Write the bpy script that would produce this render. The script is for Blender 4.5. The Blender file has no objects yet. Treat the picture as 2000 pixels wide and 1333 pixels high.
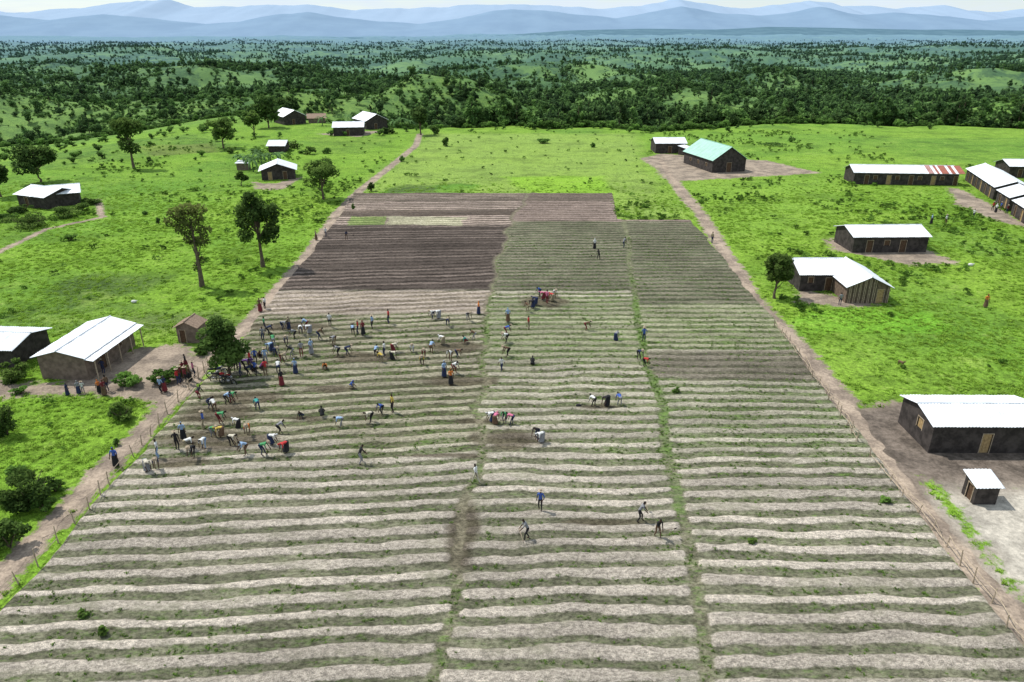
import bpy, math, random
import numpy as np
from mathutils import Vector, Matrix
random.seed(7); RNG=np.random.default_rng(11)
S=bpy.context.scene
COL=S.collection
# ------------------------------------------------------------ survey of the site
# bearings read from the aerial photo are converted to ground-plan metres (z=0 is the plateau)
H=30.0; F=1400.0; TH=math.atan((666.5-65)/F)
def G(u,v):
    a=TH+math.atan((v-666.5)/F); Y=H/math.tan(a)
    return ((u-1000)/F*(Y*math.cos(TH)+H*math.sin(TH)), Y)
def GL(l): return [G(*p) for p in l]
def smooth(t):
    t=np.clip(t,0,1); return t*t*(3-2*t)
def vnoise(x,y,seed=0):
    xi=np.floor(x).astype(np.int64); yi=np.floor(y).astype(np.int64)
    fx=x-xi; fy=y-yi; fx=fx*fx*(3-2*fx); fy=fy*fy*(3-2*fy)
    def h(a,b):
        n=(a*374761393+b*668265263+seed*1442695041)&0xffffffff
        n=((n^(n>>13))*1274126177)&0xffffffff
        return ((n^(n>>16))&0xffff)/65535.0
    return (h(xi,yi)*(1-fx)+h(xi+1,yi)*fx)*(1-fy)+(h(xi,yi+1)*(1-fx)+h(xi+1,yi+1)*fx)*fy
def fbm(x,y,s,seed=0,o=4):
    r=0;a=.5;n=0
    for i in range(o):
        r=r+a*vnoise(x/s,y/s,seed+i*17); n+=a; a*=.5; s*=.5
    return r/n
def dist_line(x,y,pts,closed=False):
    d=np.full(x.shape,1e9)
    n=len(pts)
    for i in range(n if closed else n-1):
        ax,ay=pts[i]; bx,by=pts[(i+1)%n]
        dx,dy=bx-ax,by-ay; L=dx*dx+dy*dy+1e-9
        t=np.clip(((x-ax)*dx+(y-ay)*dy)/L,0,1)
        d=np.minimum(d,np.hypot(x-ax-t*dx,y-ay-t*dy))
    return d
def sdf_poly(x,y,pts):   # positive inside
    ins=np.zeros(x.shape,bool); n=len(pts)
    for i in range(n):
        ax,ay=pts[i]; bx,by=pts[(i+1)%n]
        if ay==by: continue
        c=((ay>y)!=(by>y))&(x<(bx-ax)*(y-ay)/(by-ay)+ax); ins^=c
    d=dist_line(x,y,pts,True)
    return np.where(ins,d,-d)
# ------------------------------------------------------------ terrain height
def edge_y(x): return 252+46*(fbm(x,x*0,55,5)-.5)+16*(fbm(x,x*0,14,6)-.5)+34*smooth((-x-40)/60)-2*smooth((x-60)/60)
def hgt(x,y):
    x=np.asarray(x,float); y=np.asarray(y,float)
    t=smooth((y-edge_y(x))/115)
    z=-31*t-14*smooth((y-600)/900)
    z=z+t*((fbm(x,y,150,21)-.5)*42+(fbm(x,y,50,31,3)-.5)*14)
    z=z+smooth((y-900)/1500)*(fbm(x,y,700,41)-.5)*70
    # knolls
    z=z+34*np.exp(-((x+46)/70)**2-((y-590)/65)**2)+16*np.exp(-((x+160)/60)**2-((y-520)/50)**2)
    z=z+35*np.exp(-((x-262)/85)**2-((y-372)/50)**2)
    z=z+22*np.exp(-((x+330)/150)**2-((y-560)/60)**2)
    z=z+26*np.exp(-((x-60)/160)**2-((y-1100)/90)**2)+24*np.exp(-((x+420)/220)**2-((y-980)/100)**2)+24*np.exp(-((x-560)/200)**2-((y-900)/90)**2)
    # left flank falls away gently
    z=z-10*smooth((-x-100)/90)*smooth((y-150)/90)*(1-t)
    # distant low hills
    z=z+smooth((y-5500)/3500)*(10+60*fbm(x,y,2500,51))*smooth((x+2500)/4000)
    z=z+smooth((y-9000)/5000)*20
    return z
def h1(x,y): return float(hgt(np.array([x]),np.array([y]))[0])
# ------------------------------------------------------------ node helpers
def newmat(name):
    m=bpy.data.materials.new(name); m.use_nodes=True
    nt=m.node_tree; nt.nodes.clear()
    out=nt.nodes.new('ShaderNodeOutputMaterial')
    return m,nt,out
class N:
    def __init__(s,nt): s.nt=nt
    def n(s,t,**k):
        x=s.nt.nodes.new('ShaderNode'+t)
        for a,b in k.items(): setattr(x,a,b)
        return x
    def l(s,a,b): s.nt.links.new(a,b)
    def setin(s,sock,v):
        if isinstance(v,bpy.types.NodeSocket): s.l(v,sock)
        else: sock.default_value=v
    def pos(s): return s.n('NewGeometry').outputs['Position']
    def noise(s,scale,detail=3,rough=.6,vec=None,dist=0.0,sx=None):
        t=s.n('TexNoise'); t.inputs['Scale'].default_value=scale; t.inputs['Detail'].default_value=detail
        t.inputs['Roughness'].default_value=rough; t.inputs['Distortion'].default_value=dist
        v=vec if vec is not None else s.pos()
        if sx:
            m=s.n('Mapping'); m.inputs['Scale'].default_value=sx; s.l(v,m.inputs['Vector']); v=m.outputs[0]
        s.l(v,t.inputs['Vector']); return t.outputs['Fac']
    def ramp(s,f,a,b,lo=0.0,hi=1.0):
        m=s.n('MapRange'); m.interpolation_type='SMOOTHSTEP'
        s.l(f,m.inputs['Value']); m.inputs['From Min'].default_value=a; m.inputs['From Max'].default_value=b
        m.inputs['To Min'].default_value=lo; m.inputs['To Max'].default_value=hi; return m.outputs[0]
    def math(s,op,a,b=0.0):
        m=s.n('Math',operation=op); s.setin(m.inputs[0],a); s.setin(m.inputs[1],b); return m.outputs[0]
    def mix(s,f,a,b,mode='MIX'):
        m=s.n('Mix',data_type='RGBA',blend_type=mode)
        s.setin(m.inputs[0],f)
        for i,v in ((6,a),(7,b)):
            if isinstance(v,tuple): m.inputs[i].default_value=(v[0],v[1],v[2],1)
            else: s.l(v,m.inputs[i])
        return m.outputs[2]
    def attr(s,name,col=False):
        a=s.n('Attribute'); a.attribute_name=name; return a.outputs['Color' if col else 'Fac']
    def mulc(s,c,f):   # colour * scalar
        m=s.n('VectorMath',operation='SCALE'); s.setin(m.inputs[0],c if not isinstance(c,tuple) else c[:3]); s.setin(m.inputs['Scale'],f); return m.outputs[0]
    def haze(s,c,k=3600.0):  # aerial haze painted into the base colour, growing with distance from world origin
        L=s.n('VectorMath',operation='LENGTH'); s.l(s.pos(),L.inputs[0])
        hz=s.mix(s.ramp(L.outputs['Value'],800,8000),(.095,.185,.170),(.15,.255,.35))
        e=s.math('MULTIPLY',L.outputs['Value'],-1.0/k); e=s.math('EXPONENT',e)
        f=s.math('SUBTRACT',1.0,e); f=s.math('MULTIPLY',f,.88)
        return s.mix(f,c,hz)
    def bsdf(s,c,out,rough=.9,bump=None,bs=.3,bd=.05,spec=.15,metal=0):
        b=s.n('BsdfPrincipled'); s.setin(b.inputs['Base Color'],c if not isinstance(c,tuple) else (c[0],c[1],c[2],1))
        b.inputs['Roughness'].default_value=rough; b.inputs['Specular IOR Level'].default_value=spec
        b.inputs['Metallic'].default_value=metal
        if bump is not None:
            q=s.n('Bump'); q.inputs['Strength'].default_value=bs; q.inputs['Distance'].default_value=bd
            s.l(bump,q.inputs['Height']); s.l(q.outputs[0],b.inputs['Normal'])
        s.l(b.outputs[0],out.inputs['Surface']); return b
def simple(name,c,rough=.85,var=.25,scale=6.0,bump=.2,spec=.2,metal=0):
    m,nt,o=newmat(name); n=N(nt)
    f=n.noise(scale,4,.65); k=n.ramp(f,.3,.7,1-var,1+var)
    n.bsdf(n.mulc(c,k),o,rough,f,bump,.03,spec,metal); return m
# ------------------------------------------------------------ materials
DIRT=(0.30,0.24,0.185)
def dirt_nodes(n,base=DIRT):
    f=n.noise(.35,5,.7); g=n.noise(4,5,.75)
    c=n.mix(n.ramp(f,.35,.65),(base[0]*.62,base[1]*.62,base[2]*.64),(base[0]*1.25,base[1]*1.25,base[2]*1.25))
    return n.mulc(c,n.ramp(g,.28,.72,.7,1.3)),g
m_ground,nt,o=newmat('ground'); n=N(nt)
gc=n.attr('Col',True)
big=n.noise(.05,4,.65); mid8=n.noise(.13,5,.7,sx=(.7,1,1)); med=n.noise(.5,5,.7); fine=n.noise(2.6,4,.75); tiny=n.noise(11,3,.8)
c=n.mix(n.ramp(big,.35,.65,0,.6),gc,n.mix(.5,gc,(.27,.41,.05)))
c=n.mix(n.ramp(mid8,.48,.64,0,.68),c,n.mulc(gc,.55))
c=n.mix(n.ramp(mid8,.30,.44,.5,0),c,(.30,.41,.08))
c=n.mix(n.ramp(med,.50,.64,0,.65),c,n.mulc(gc,.50))
c=n.mix(n.ramp(med,.32,.44,.4,0),c,(.31,.39,.10))
c=n.mulc(c,n.ramp(fine,.30,.70,.50,1.40)); c=n.mulc(c,n.ramp(tiny,.3,.7,.60,1.36))
dc,dg=dirt_nodes(n)
sa=n.attr('sand'); dc=n.mix(sa,dc,n.mulc((.52,.475,.40),n.math('MULTIPLY',n.ramp(n.noise(2.5,5,.75),.3,.7,.7,1.2),n.ramp(n.noise(.4,4,.7),.35,.6,.68,1.05))))
dk=n.attr('dark'); dc=n.mix(dk,dc,n.mulc((.142,.115,.094),n.math('MULTIPLY',n.ramp(n.noise(2.5,5,.75),.3,.7,.65,1.35),n.ramp(n.noise(.5,4,.7),.35,.65,.7,1.4))))
da=n.attr('dirt'); dm=n.math('ADD',da,n.math('MULTIPLY',n.math('SUBTRACT',n.noise(.9,6,.75),.5),2.1))
c=n.mix(n.ramp(dm,.36,.64),c,dc)
# wooded plain: dark tree clumps far away
fo=n.attr('forest')
fn=n.noise(.026,7,.75,dist=.3); f2=n.noise(.0035,4,.6)
fm=n.ramp(n.math('ADD',fn,n.math('MULTIPLY',n.math('SUBTRACT',f2,.5),.8)),.44,.58)
open_=n.mix(n.ramp(n.noise(.0025,5,.65),.38,.58),(.060,.125,.034),(.15,.25,.055))
open_=n.mix(n.ramp(n.noise(.012,4,.7),.5,.62,0,.7),open_,(.045,.09,.03))
fc=n.mix(fm,open_,n.mulc((.030,.064,.024),n.ramp(n.noise(.10,4,.7),.3,.7,.5,1.8)))
c=n.mix(fo,c,fc)
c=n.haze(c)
n.bsdf(c,o,.95,n.math('ADD',fine,tiny),.6,.16,.05)
m_dirt,nt,o=newmat('dirt'); n=N(nt); c,g=dirt_nodes(n); n.bsdf(c,o,.95,g,.5,.05,.05)
m_field,nt,o=newmat('tilled_soil'); n=N(nt)
bed=n.attr('bed')
e=n.noise(1.5,6,.8,sx=(.45,1,1)); b2=n.math('ADD',bed,n.math('MULTIPLY',n.math('SUBTRACT',e,.5),2.1))
b2=n.ramp(b2,.20,.68)
st=n.noise(5.0,6,.88,sx=(.6,1,1)); st2=n.noise(17,3,.88); clump=n.noise(.55,5,.7,sx=(.5,1,1)); hue=n.noise(.9,4,.7)
cb=n.attr('cbed',True); cf=n.attr('cfur',True)
cb2=n.mulc(cb,n.math('MULTIPLY',n.ramp(st,.36,.64,.50,1.42),n.ramp(st2,.34,.66,.62,1.36)))
cb2=n.mix(n.ramp(clump,.48,.72,0,.6),cb2,n.mulc(cf,1.6))
cf2=n.mulc(cf,n.math('MULTIPLY',n.ramp(st,.36,.64,.45,1.65),n.ramp(clump,.3,.7,.75,1.4)))
c=n.mix(b2,cf2,cb2)
gr=n.attr('green'); gn=n.noise(2.4,6,.82,sx=(.4,1,1)); gm=n.math('ADD',n.math('MULTIPLY',gn,.9),n.math('MULTIPLY',n.math('SUBTRACT',gr,.5),.9))
gm=n.ramp(gm,.43,.65,0,.8)
c=n.mix(gm,c,n.mix(n.ramp(hue,.4,.62),n.mulc((.105,.150,.055),n.ramp(st,.3,.7,.5,1.5)),n.mulc((.125,.225,.042),n.ramp(st,.3,.7,.55,1.5))))
n.bsdf(c,o,.95,n.math('ADD',st,st2),.85,.10,.05)
def leafmat(name,c,c2,hz=True,trans=.25,rv=(.75,1.3)):
    m,nt,o=newmat(name); n=N(nt)
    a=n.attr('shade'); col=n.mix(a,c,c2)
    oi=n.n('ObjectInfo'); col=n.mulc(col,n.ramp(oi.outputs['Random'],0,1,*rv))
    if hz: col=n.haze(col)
    d=n.n('BsdfDiffuse'); n.l(col,d.inputs[0]); t=n.n('BsdfTranslucent'); n.l(col,t.inputs[0])
    x=n.n('MixShader'); x.inputs[0].default_value=trans; n.l(d.outputs[0],x.inputs[1]); n.l(t.outputs[0],x.inputs[2]); n.l(x.outputs[0],o.inputs['Surface'])
    return m
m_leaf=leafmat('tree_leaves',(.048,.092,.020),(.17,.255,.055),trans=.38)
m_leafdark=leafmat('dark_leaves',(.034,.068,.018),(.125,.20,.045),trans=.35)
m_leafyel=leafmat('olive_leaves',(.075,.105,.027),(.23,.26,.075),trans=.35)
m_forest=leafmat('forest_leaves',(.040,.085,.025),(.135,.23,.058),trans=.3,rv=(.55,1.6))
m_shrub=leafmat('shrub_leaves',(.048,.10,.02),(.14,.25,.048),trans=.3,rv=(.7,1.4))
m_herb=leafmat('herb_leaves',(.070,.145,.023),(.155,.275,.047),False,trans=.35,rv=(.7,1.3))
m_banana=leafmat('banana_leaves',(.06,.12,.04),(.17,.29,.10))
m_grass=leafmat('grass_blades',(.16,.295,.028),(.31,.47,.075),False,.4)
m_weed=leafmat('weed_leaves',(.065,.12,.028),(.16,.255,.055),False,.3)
m_bark=simple('bark',(.11,.085,.06),.95,.35,4)
m_wall=simple('dark_mud_wall',(.050,.042,.038),.9,.45,1.6)
m_wall2=simple('brown_mud_wall',(.17,.13,.10),.9,.3,2)
m_wallp=simple('pole_wall',(.15,.11,.08),.9,.35,3)
m_wood=simple('bleached_wood',(.35,.28,.20),.8,.3,5)
m_door=simple('door_wood',(.36,.25,.12),.75,.25,5)
m_doord=simple('dark_door',(.10,.06,.035),.8,.25,5)
m_thatch=simple('old_brown_roof',(.26,.19,.14),.95,.3,6)
def roofmat(name,c,rust=0.0,stripes=False):
    m,nt,o=newmat(name); n=N(nt)
    f=n.noise(.9,5,.7); k=n.ramp(f,.3,.7,.80,1.08); col=n.mulc(c,k)
    sh=n.noise(1.0,2,.5,sx=(.2,4,.2)); col=n.mulc(col,n.ramp(sh,.35,.65,.92,1.04))
    if rust>0: col=n.mix(n.ramp(n.noise(.7,5,.7),.55-rust*.3,.72,0,.9),col,(.30,.085,.045))
    n.bsdf(col,o,.45,None,spec=.4); return m
m_tin=roofmat('white_tin_roof',(.76,.79,.83)); m_rust=roofmat('rust_sheet',(.33,.10,.06),.2)
m_green=roofmat('green_tin_roof',(.26,.50,.41))
def mtn(name,a,b,s):  # slope colours already blued and paled to stand in for air haze
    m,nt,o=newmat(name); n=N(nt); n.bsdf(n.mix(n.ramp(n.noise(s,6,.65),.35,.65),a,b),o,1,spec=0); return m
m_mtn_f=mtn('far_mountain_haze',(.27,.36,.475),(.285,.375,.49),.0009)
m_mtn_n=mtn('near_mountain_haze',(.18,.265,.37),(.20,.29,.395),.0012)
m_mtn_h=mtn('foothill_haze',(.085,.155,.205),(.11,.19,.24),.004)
# ------------------------------------------------------------ mesh helpers
class MB:
    def __init__(s): s.v=[];s.f=[];s.m=[];s.mats=[]
    def mi(s,m):
        if m not in s.mats: s.mats.append(m)
        return s.mats.index(m)
    def add(s,vs,fs,m):
        b=len(s.v); s.v+= [tuple(p) for p in vs]; k=s.mi(m)
        for f in fs: s.f.append([b+i for i in f]); s.m.append(k)
    def box(s,x0,x1,y0,y1,z0,z1,m,M=None):
        vs=[Vector(p) for p in [(x0,y0,z0),(x1,y0,z0),(x1,y1,z0),(x0,y1,z0),(x0,y0,z1),(x1,y0,z1),(x1,y1,z1),(x0,y1,z1)]]
        if M: vs=[M@p for p in vs]
        s.add(vs,[(3,2,1,0),(4,5,6,7),(0,1,5,4),(1,2,6,5),(2,3,7,6),(3,0,4,7)],m)
    def tube(s,pts,rad,m,k=6,caps=True):
        pts=[Vector(p) for p in pts]; vs=[];fs=[]
        for i,p in enumerate(pts):
            d=(pts[min(i+1,len(pts)-1)]-pts[max(i-1,0)]); d=d.normalized() if d.length>1e-6 else Vector((0,0,1))
            a=d.orthogonal().normalized() if abs(d.z)>.9 else d.cross(Vector((0,0,1))).normalized()
            b=d.cross(a); r=rad[i] if isinstance(rad,(list,tuple)) else rad
            for j in range(k):
                t=2*math.pi*j/k; vs.append(p+a*(r*math.cos(t))+b*(r*math.sin(t)))
        for i in range(len(pts)-1):
            for j in range(k):
                fs.append((i*k+j,i*k+(j+1)%k,(i+1)*k+(j+1)%k,(i+1)*k+j))
        if caps: fs.append(tuple(range(k))[::-1]); fs.append(tuple(range((len(pts)-1)*k,len(pts)*k)))
        s.add(vs,fs,m)
    def ball(s,c,r,m,k=8,q=6):
        vs=[];fs=[];c=Vector(c)
        for i in range(q+1):
            a=math.pi*i/q
            for j in range(k):
                t=2*math.pi*j/k; vs.append(c+Vector((r[0]*math.sin(a)*math.cos(t),r[1]*math.sin(a)*math.sin(t),r[2]*math.cos(a))))
        for i in range(q):
            for j in range(k): fs.append((i*k+j,(i+1)*k+j,(i+1)*k+(j+1)%k,i*k+(j+1)%k))
        s.add(vs,fs,m)
    def mesh(s,name,smooth_=False):
        me=bpy.data.meshes.new(name); me.from_pydata(s.v,[],s.f)
        for m in s.mats: me.materials.append(m)
        me.polygons.foreach_set('material_index',s.m)
        if smooth_: me.polygons.foreach_set('use_smooth',[True]*len(s.f))
        me.update(); return me
    def obj(s,name,parent=None,smooth_=False,link=True):
        ob=bpy.data.objects.new(name,s.mesh(name,smooth_))
        if link: COL.objects.link(ob)
        if parent: ob.parent=parent
        return ob
def empty(name,loc=(0,0,0),rz=0):
    e=bpy.data.objects.new(name,None); e.location=loc; e.rotation_euler=(0,0,rz); e.empty_display_size=.5; COL.objects.link(e); return e
def grid_mesh(name,X,Y,Z,mat,keep=None,smooth_=True):
    ny,nx=X.shape
    co=np.stack([X,Y,Z],-1).reshape(-1,3)
    i=np.arange(nx*ny).reshape(ny,nx)
    q=np.stack([i[:-1,:-1],i[:-1,1:],i[1:,1:],i[1:,:-1]],-1)
    q=q.reshape(-1,4) if keep is None else q[keep]
    me=bpy.data.meshes.new(name)
    me.vertices.add(len(co)); me.vertices.foreach_set('co',co.ravel().astype(np.float32))
    me.loops.add(len(q)*4); me.loops.foreach_set('vertex_index',q.ravel().astype(np.int32))
    me.polygons.add(len(q)); me.polygons.foreach_set('loop_start',np.arange(0,len(q)*4,4,dtype=np.int32))
    me.update(calc_edges=True); me.validate()
    me.polygons.foreach_set('use_smooth',np.full(len(me.polygons),smooth_))
    me.materials.append(mat)
    ob=bpy.data.objects.new(name,me); COL.objects.link(ob); return ob
def fattr(me,name,a):
    t=me.attributes.new(name,'FLOAT','POINT'); t.data.foreach_set('value',np.asarray(a,np.float32).ravel())
def cattr(me,name,a):
    t=me.attributes.new(name,'FLOAT_COLOR','POINT'); a=np.concatenate([a.reshape(-1,3),np.ones((a.reshape(-1,3).shape[0],1))],1)
    t.data.foreach_set('color',a.ravel().astype(np.float32))
# ------------------------------------------------------------ site lines
fieldL=GL([(-140,1400),(-40,1240),(0,1200),(70,1120),(215,950),(310,840),(395,750),(490,640),(550,560),(610,490),(665,420),(690,380)])
fieldR=GL([(2100,1400),(2060,1333),(1990,1250),(1850,1070),(1760,950),(1640,800),(1560,690),(1500,610),(1440,540),(1400,490),(1350,430)])
path1=GL([(840,1400),(850,1333),(880,1180),(905,1040),(935,900),(945,750),(945,620),(965,530),(1000,430),(1035,380)])
path2=GL([(1390,1400),(1385,1333),(1365,1220),(1345,1080),(1315,930),(1290,800),(1262,700),(1240,600),(1232,520),(1218,430)])
pathL=GL([(-60,1200),(0,1130),(60,1065),(130,1000),(200,920),(250,875),(300,820),(345,775),(400,712),(480,640),(540,570),(600,500),(660,415),(700,375),(770,320),(812,285),(820,262)])
pathR=GL([(1290,312),(1310,345),(1335,380),(1370,420),(1400,470),(1440,530),(1470,580),(1500,615),(1560,680),(1620,750),(1660,805),(1720,890),(1790,970),(1850,1050),(2000,1230)])
pathB=GL([(-60,520),(0,492),(90,448),(200,425),(190,390)])
yards=[GL(l) for l in (
 [(-60,740),(0,745),(120,748),(215,690),(300,672),(370,668),(410,705),(330,792),(170,770),(0,775),(-60,775)],
 [(1655,800),(1790,785),(2100,790),(2110,955),(1860,965),(1760,930),(1690,870)],
 [(1830,955),(2150,940),(2190,1250),(1950,1130),(1860,1010)],
 [(1252,310),(1290,300),(1500,315),(1600,338),(1480,345),(1340,355),(1300,350)],
 [(1615,470),(1650,465),(1810,488),(1865,513),(1780,520),(1640,492)],
 [(1545,560),(1560,590),(1650,600),(1740,598)],
 [(1850,365),(1880,370),(2030,450),(1940,430),(1870,400)],
 [(490,355),(540,360),(590,345),(550,370),(500,370)],
 [(610,262),(700,268),(760,255),(700,258)],
)]
sand_poly=yards[2]; darkyard=yards[1]
# ------------------------------------------------------------ ground
def axis(lo,hi,step,g,far0,far1):
    core=list(np.arange(lo,hi+step,step)); a=[];b=[];s=step;p=core[-1]
    while p<far1: s*=g; p+=s; b.append(p)
    s=step;p=core[0]
    while p>far0: s*=g; p-=s; a.append(p)
    return np.array(a[::-1]+core+b)
xs=axis(-125,140,.55,1.022,-26000,26000); ys=axis(8,285,.5,1.0125,-60,30000)
X,Y=np.meshgrid(xs,ys)
Z=hgt(X,Y)
m_=(np.abs(X)<230)&(Y<300)
xc,yc=X[m_],Y[m_]
dirt=np.zeros_like(X); sand=np.zeros_like(X); dark=np.zeros_like(X)
def soft(d,w): return np.clip(.5-(d)/w,-1.2,1.3)   # d<0 inside
dd=soft(dist_line(xc,yc,pathL)-1.0,1.5)
dd=np.maximum(dd,soft(dist_line(xc,yc,pathR)-1.2-.5*(fbm(xc,yc,9,8)-.5)*2,1.8))
dd=np.maximum(dd,soft(dist_line(xc,yc,pathB)-.6,1.6))
for p in yards: dd=np.maximum(dd,soft(-sdf_poly(xc,yc,p)+2.5*(fbm(xc,yc,5,19)-.5),2.8))
dirt[m_]=dd; dirt[~m_]=-1.5
sand[m_]=np.clip(.5+sdf_poly(xc,yc,sand_poly)/2.5+(fbm(xc,yc,3,29)-.5),0,1); dark[m_]=np.clip(.5+sdf_poly(xc,yc,darkyard)/2.5,0,1)*(1-sand[m_])
colr=np.zeros(X.shape+(3,)); colr[:]=(.165,.308,.030)
v=fbm(X,Y,45,71)[...,None]; colr=colr*(1-.45*smooth((v-.5)*5))+np.array((.23,.37,.042))*.45*smooth((v-.5)*5)
v=fbm(X,Y,22,72)[...,None]; colr=colr*(1-.55*smooth((v-.51)*6))+np.array((.105,.22,.03))*.55*smooth((v-.51)*6)
def patch(poly,c,w=2.0,a=1.0):
    global colr
    k=np.zeros(X.shape); k[m_]=np.clip(.5+(sdf_poly(xc,yc,GL(poly))+4*(fbm(xc,yc,6,3)-.5))/w,0,1)*a
    colr=colr*(1-k[...,None])+np.array(c)*k[...,None]
patch([(830,262),(1240,262),(1260,310),(1310,400),(1340,425),(1200,430),(1190,378),(740,378),(700,370),(800,300)],(.245,.355,.075),6,.85)
patch([(975,345),(1180,345),(1190,380),(1040,379)],(.23,.42,.035),2)
patch([(785,362),(940,360),(940,379),(735,381)],(.12,.26,.03),1.5)
patch([(780,360),(850,360),(850,376),(760,377)],(.09,.13,.04),1.5,.8)
patch([(1540,600),(1820,610),(1870,650),(1560,657)],(.16,.36,.03),1.2)
patch([(70,575),(180,535),(330,540),(300,570),(130,610)],(.070,.12,.03),2.5,.9)
patch([(60,600),(300,585),(320,600),(80,618)],(.08,.15,.035),2,.7)
patch([(200,620),(440,600),(480,640),(400,660),(250,650)],(.11,.15,.055),2.5,.8)
patch([(0,590),(200,620),(180,655),(0,650)],(.10,.17,.04),3,.7)
patch([(0,270),(230,270),(380,262),(470,285),(330,300),(100,330),(0,320)],(.10,.20,.03),5,.8)
patch([(270,285),(420,280),(430,298),(300,305)],(.15,.19,.045),3,.8)
patch([(600,268),(790,268),(700,300),(620,300)],(.12,.22,.03),3,.7)
patch([(1700,270),(2100,270),(2100,330),(1750,310)],(.12,.25,.03),4,.7)
patch([(1300,262),(1700,262),(1700,300),(1500,305)],(.15,.29,.035),4,.7)
patch([(0,430),(110,430),(100,460),(0,480)],(.13,.22,.035),3,.6)
patch([(1640,800),(1540,640),(1900,700),(2000,740),(2000,790)],(.20,.34,.04),6,.6)
patch([(1340,355),(1640,350),(1640,420),(1500,470),(1420,440)],(.18,.33,.04),6,.6)
patch([(0,340),(400,330),(480,380),(200,470),(0,470)],(.13,.27,.03),8,.6)
forest=smooth((Y-440-160*(fbm(X,Y,160,88)-.5))/650)
nearf=smooth((Y-edge_y(X)-8)/35)
kl=nearf[...,None]
mead=smooth((fbm(X,Y,110,93)-.36)*5)[...,None]
valley=np.array((.065,.135,.032))*(1-mead)+np.array((.145,.25,.055))*mead
colr=colr*(1-.92*kl)+valley*.92*kl
lk=(smooth((Y-250)/50)*smooth((-20-X)/60)*smooth((430-Y)/100))[...,None]
colr=colr*(1-.8*lk)+np.array((.12,.235,.045))*.8*lk
kb=np.exp(-((X-262)/100)**2-((Y-365)/62)**2)[...,None]; kb=smooth(kb*2.2); colr=colr*(1-kb)+np.array((.13,.245,.045))*kb; forest=forest*(1-kb[...,0])
ka=np.exp(-((X+46)/85)**2-((Y-580)/75)**2)[...,None]; ka=smooth(ka*1.8)*.8; colr=colr*(1-ka)+np.array((.10,.19,.042))*ka; forest=forest*(1-ka[...,0])
ground=grid_mesh('ground',X,Y,Z,m_ground)
me=ground.data; fattr(me,'dirt',dirt); fattr(me,'sand',sand); fattr(me,'dark',dark); fattr(me,'forest',forest); cattr(me,'Col',colr)
# worn centre lines of the paths
def resample(pts,step):
    out=[];pts=[Vector((p[0],p[1])) for p in pts]
    for a,b in zip(pts[:-1],pts[1:]):
        k=max(1,int((b-a).length/step))
        for i in range(k): out.append(a.lerp(b,i/k))
    out.append(pts[-1]); return out
def path_strip(name,pts,w,seed):
    P=resample(pts,.6); vs=[];fs=[];r=random.Random(seed)
    for i,p in enumerate(P):
        d=(P[min(i+1,len(P)-1)]-P[max(i-1,0)]).normalized(); nrm=Vector((-d.y,d.x))
        a=w*(.5+.45*(r.random()-.5)); b=w*(.5+.45*(r.random()-.5))
        for t in (-a,-a*.4,b*.4,b):
            q=p+nrm*t; vs.append((q.x,q.y,h1(q.x,q.y)+(.012 if abs(t)>w*.3 else .025)))
    for i in range(len(P)-1):
        for j in range(3): fs.append((i*4+j,i*4+j+1,i*4+j+5,i*4+j+4))
    m=MB(); m.add(vs,fs,m_dirt); return m.obj(name,None,True)
path_strip('dirt_path',pathL,1.0,1); path_strip('dirt_path',pathR,1.2,2); path_strip('footpath',pathB,.6,3)
# ------------------------------------------------------------ ploughed field
def interp(pts,y):
    p=sorted(pts,key=lambda q:q[1]); return np.interp(y,[q[1] for q in p],[q[0] for q in p])
fy=np.arange(24.0,146,.15); NX=260
XL=interp(fieldL,fy)+.5*(fbm(fy,fy*0,4,2)-.5)*2; XR=interp(fieldR,fy)+.5*(fbm(fy,fy*0,4,9)-.5)*2
s=np.linspace(0,1,NX); FX=XL[:,None]*(1-s)+XR[:,None]*s; FY=np.repeat(fy[:,None],NX,1)
P1=interp(path1,fy)[:,None]+.9*(fbm(FY,FY*0,5,4)-.5)*2; P2=interp(path2,fy)[:,None]+.5*(fbm(FY,FY*0,5,6)-.5)*2
left=FX<P1; right=FX>P2; mid=~left&~right
tilt=np.where(left,(.075+.06*smooth((FY-35)/30)-.08*smooth((FY-80)/30))*(FX-P1),np.where(right,-.012*(FX-P2),.02*(FX-P1)))
off=np.where(left,0,np.where(right,.75,.35))
wob=(fbm(FX,FY,9,12)-.5)*1.0+(fbm(FX,FY*.4,3,15)-.5)*.5
ph=(FY-tilt+off+wob)/1.46
fr=ph-np.floor(ph); tri=1-np.abs(fr-.5)*2     # 1 at bed centre
ri=np.floor(ph); zone=np.where(left,100,np.where(right,300,0))
rowr=vnoise(ri*7.3+zone,ri*0,77)
bed=smooth((tri-.18-.24*rowr-.45*(fbm(FX,FY,2.2,16)-.5))/.45)
pm=np.minimum(np.abs(FX-P1)/.36,np.abs(FX-P2)/.42)
pathm=smooth(1.5-pm); pathm=np.where(FY>126,np.where(np.abs(FX-P2)<2,0,pathm),pathm)
bed=bed*(1-pathm)
farfade=smooth((FY-85)/30)
FZ=.05+.115*bed*(1-.2*farfade)+.07*(fbm(FX,FY,.6,33,2)-.5)
FZ[:,0]=.0;FZ[:,-1]=.0
cb=np.zeros(FX.shape+(3,)); cf=np.zeros_like(cb); gr=np.zeros(FX.shape)
def setz(mask,b,f_,g=None,a=1.0):
    global cb,cf,gr
    k=(np.asarray(mask,float)*a)[...,None]; cb=cb*(1-k)+np.array(b)*k; cf=cf*(1-k)+np.array(f_)*k
    if g is not None: gr=gr*(1-k[...,0])+g*k[...,0]
wx=(fbm(FX,FY,5,60)-.5); jx=FX+2.4*(fbm(FX,FY,2.5,66)-.5); jy=FY+1.6*(fbm(FX,FY,3,67)-.5)
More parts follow.
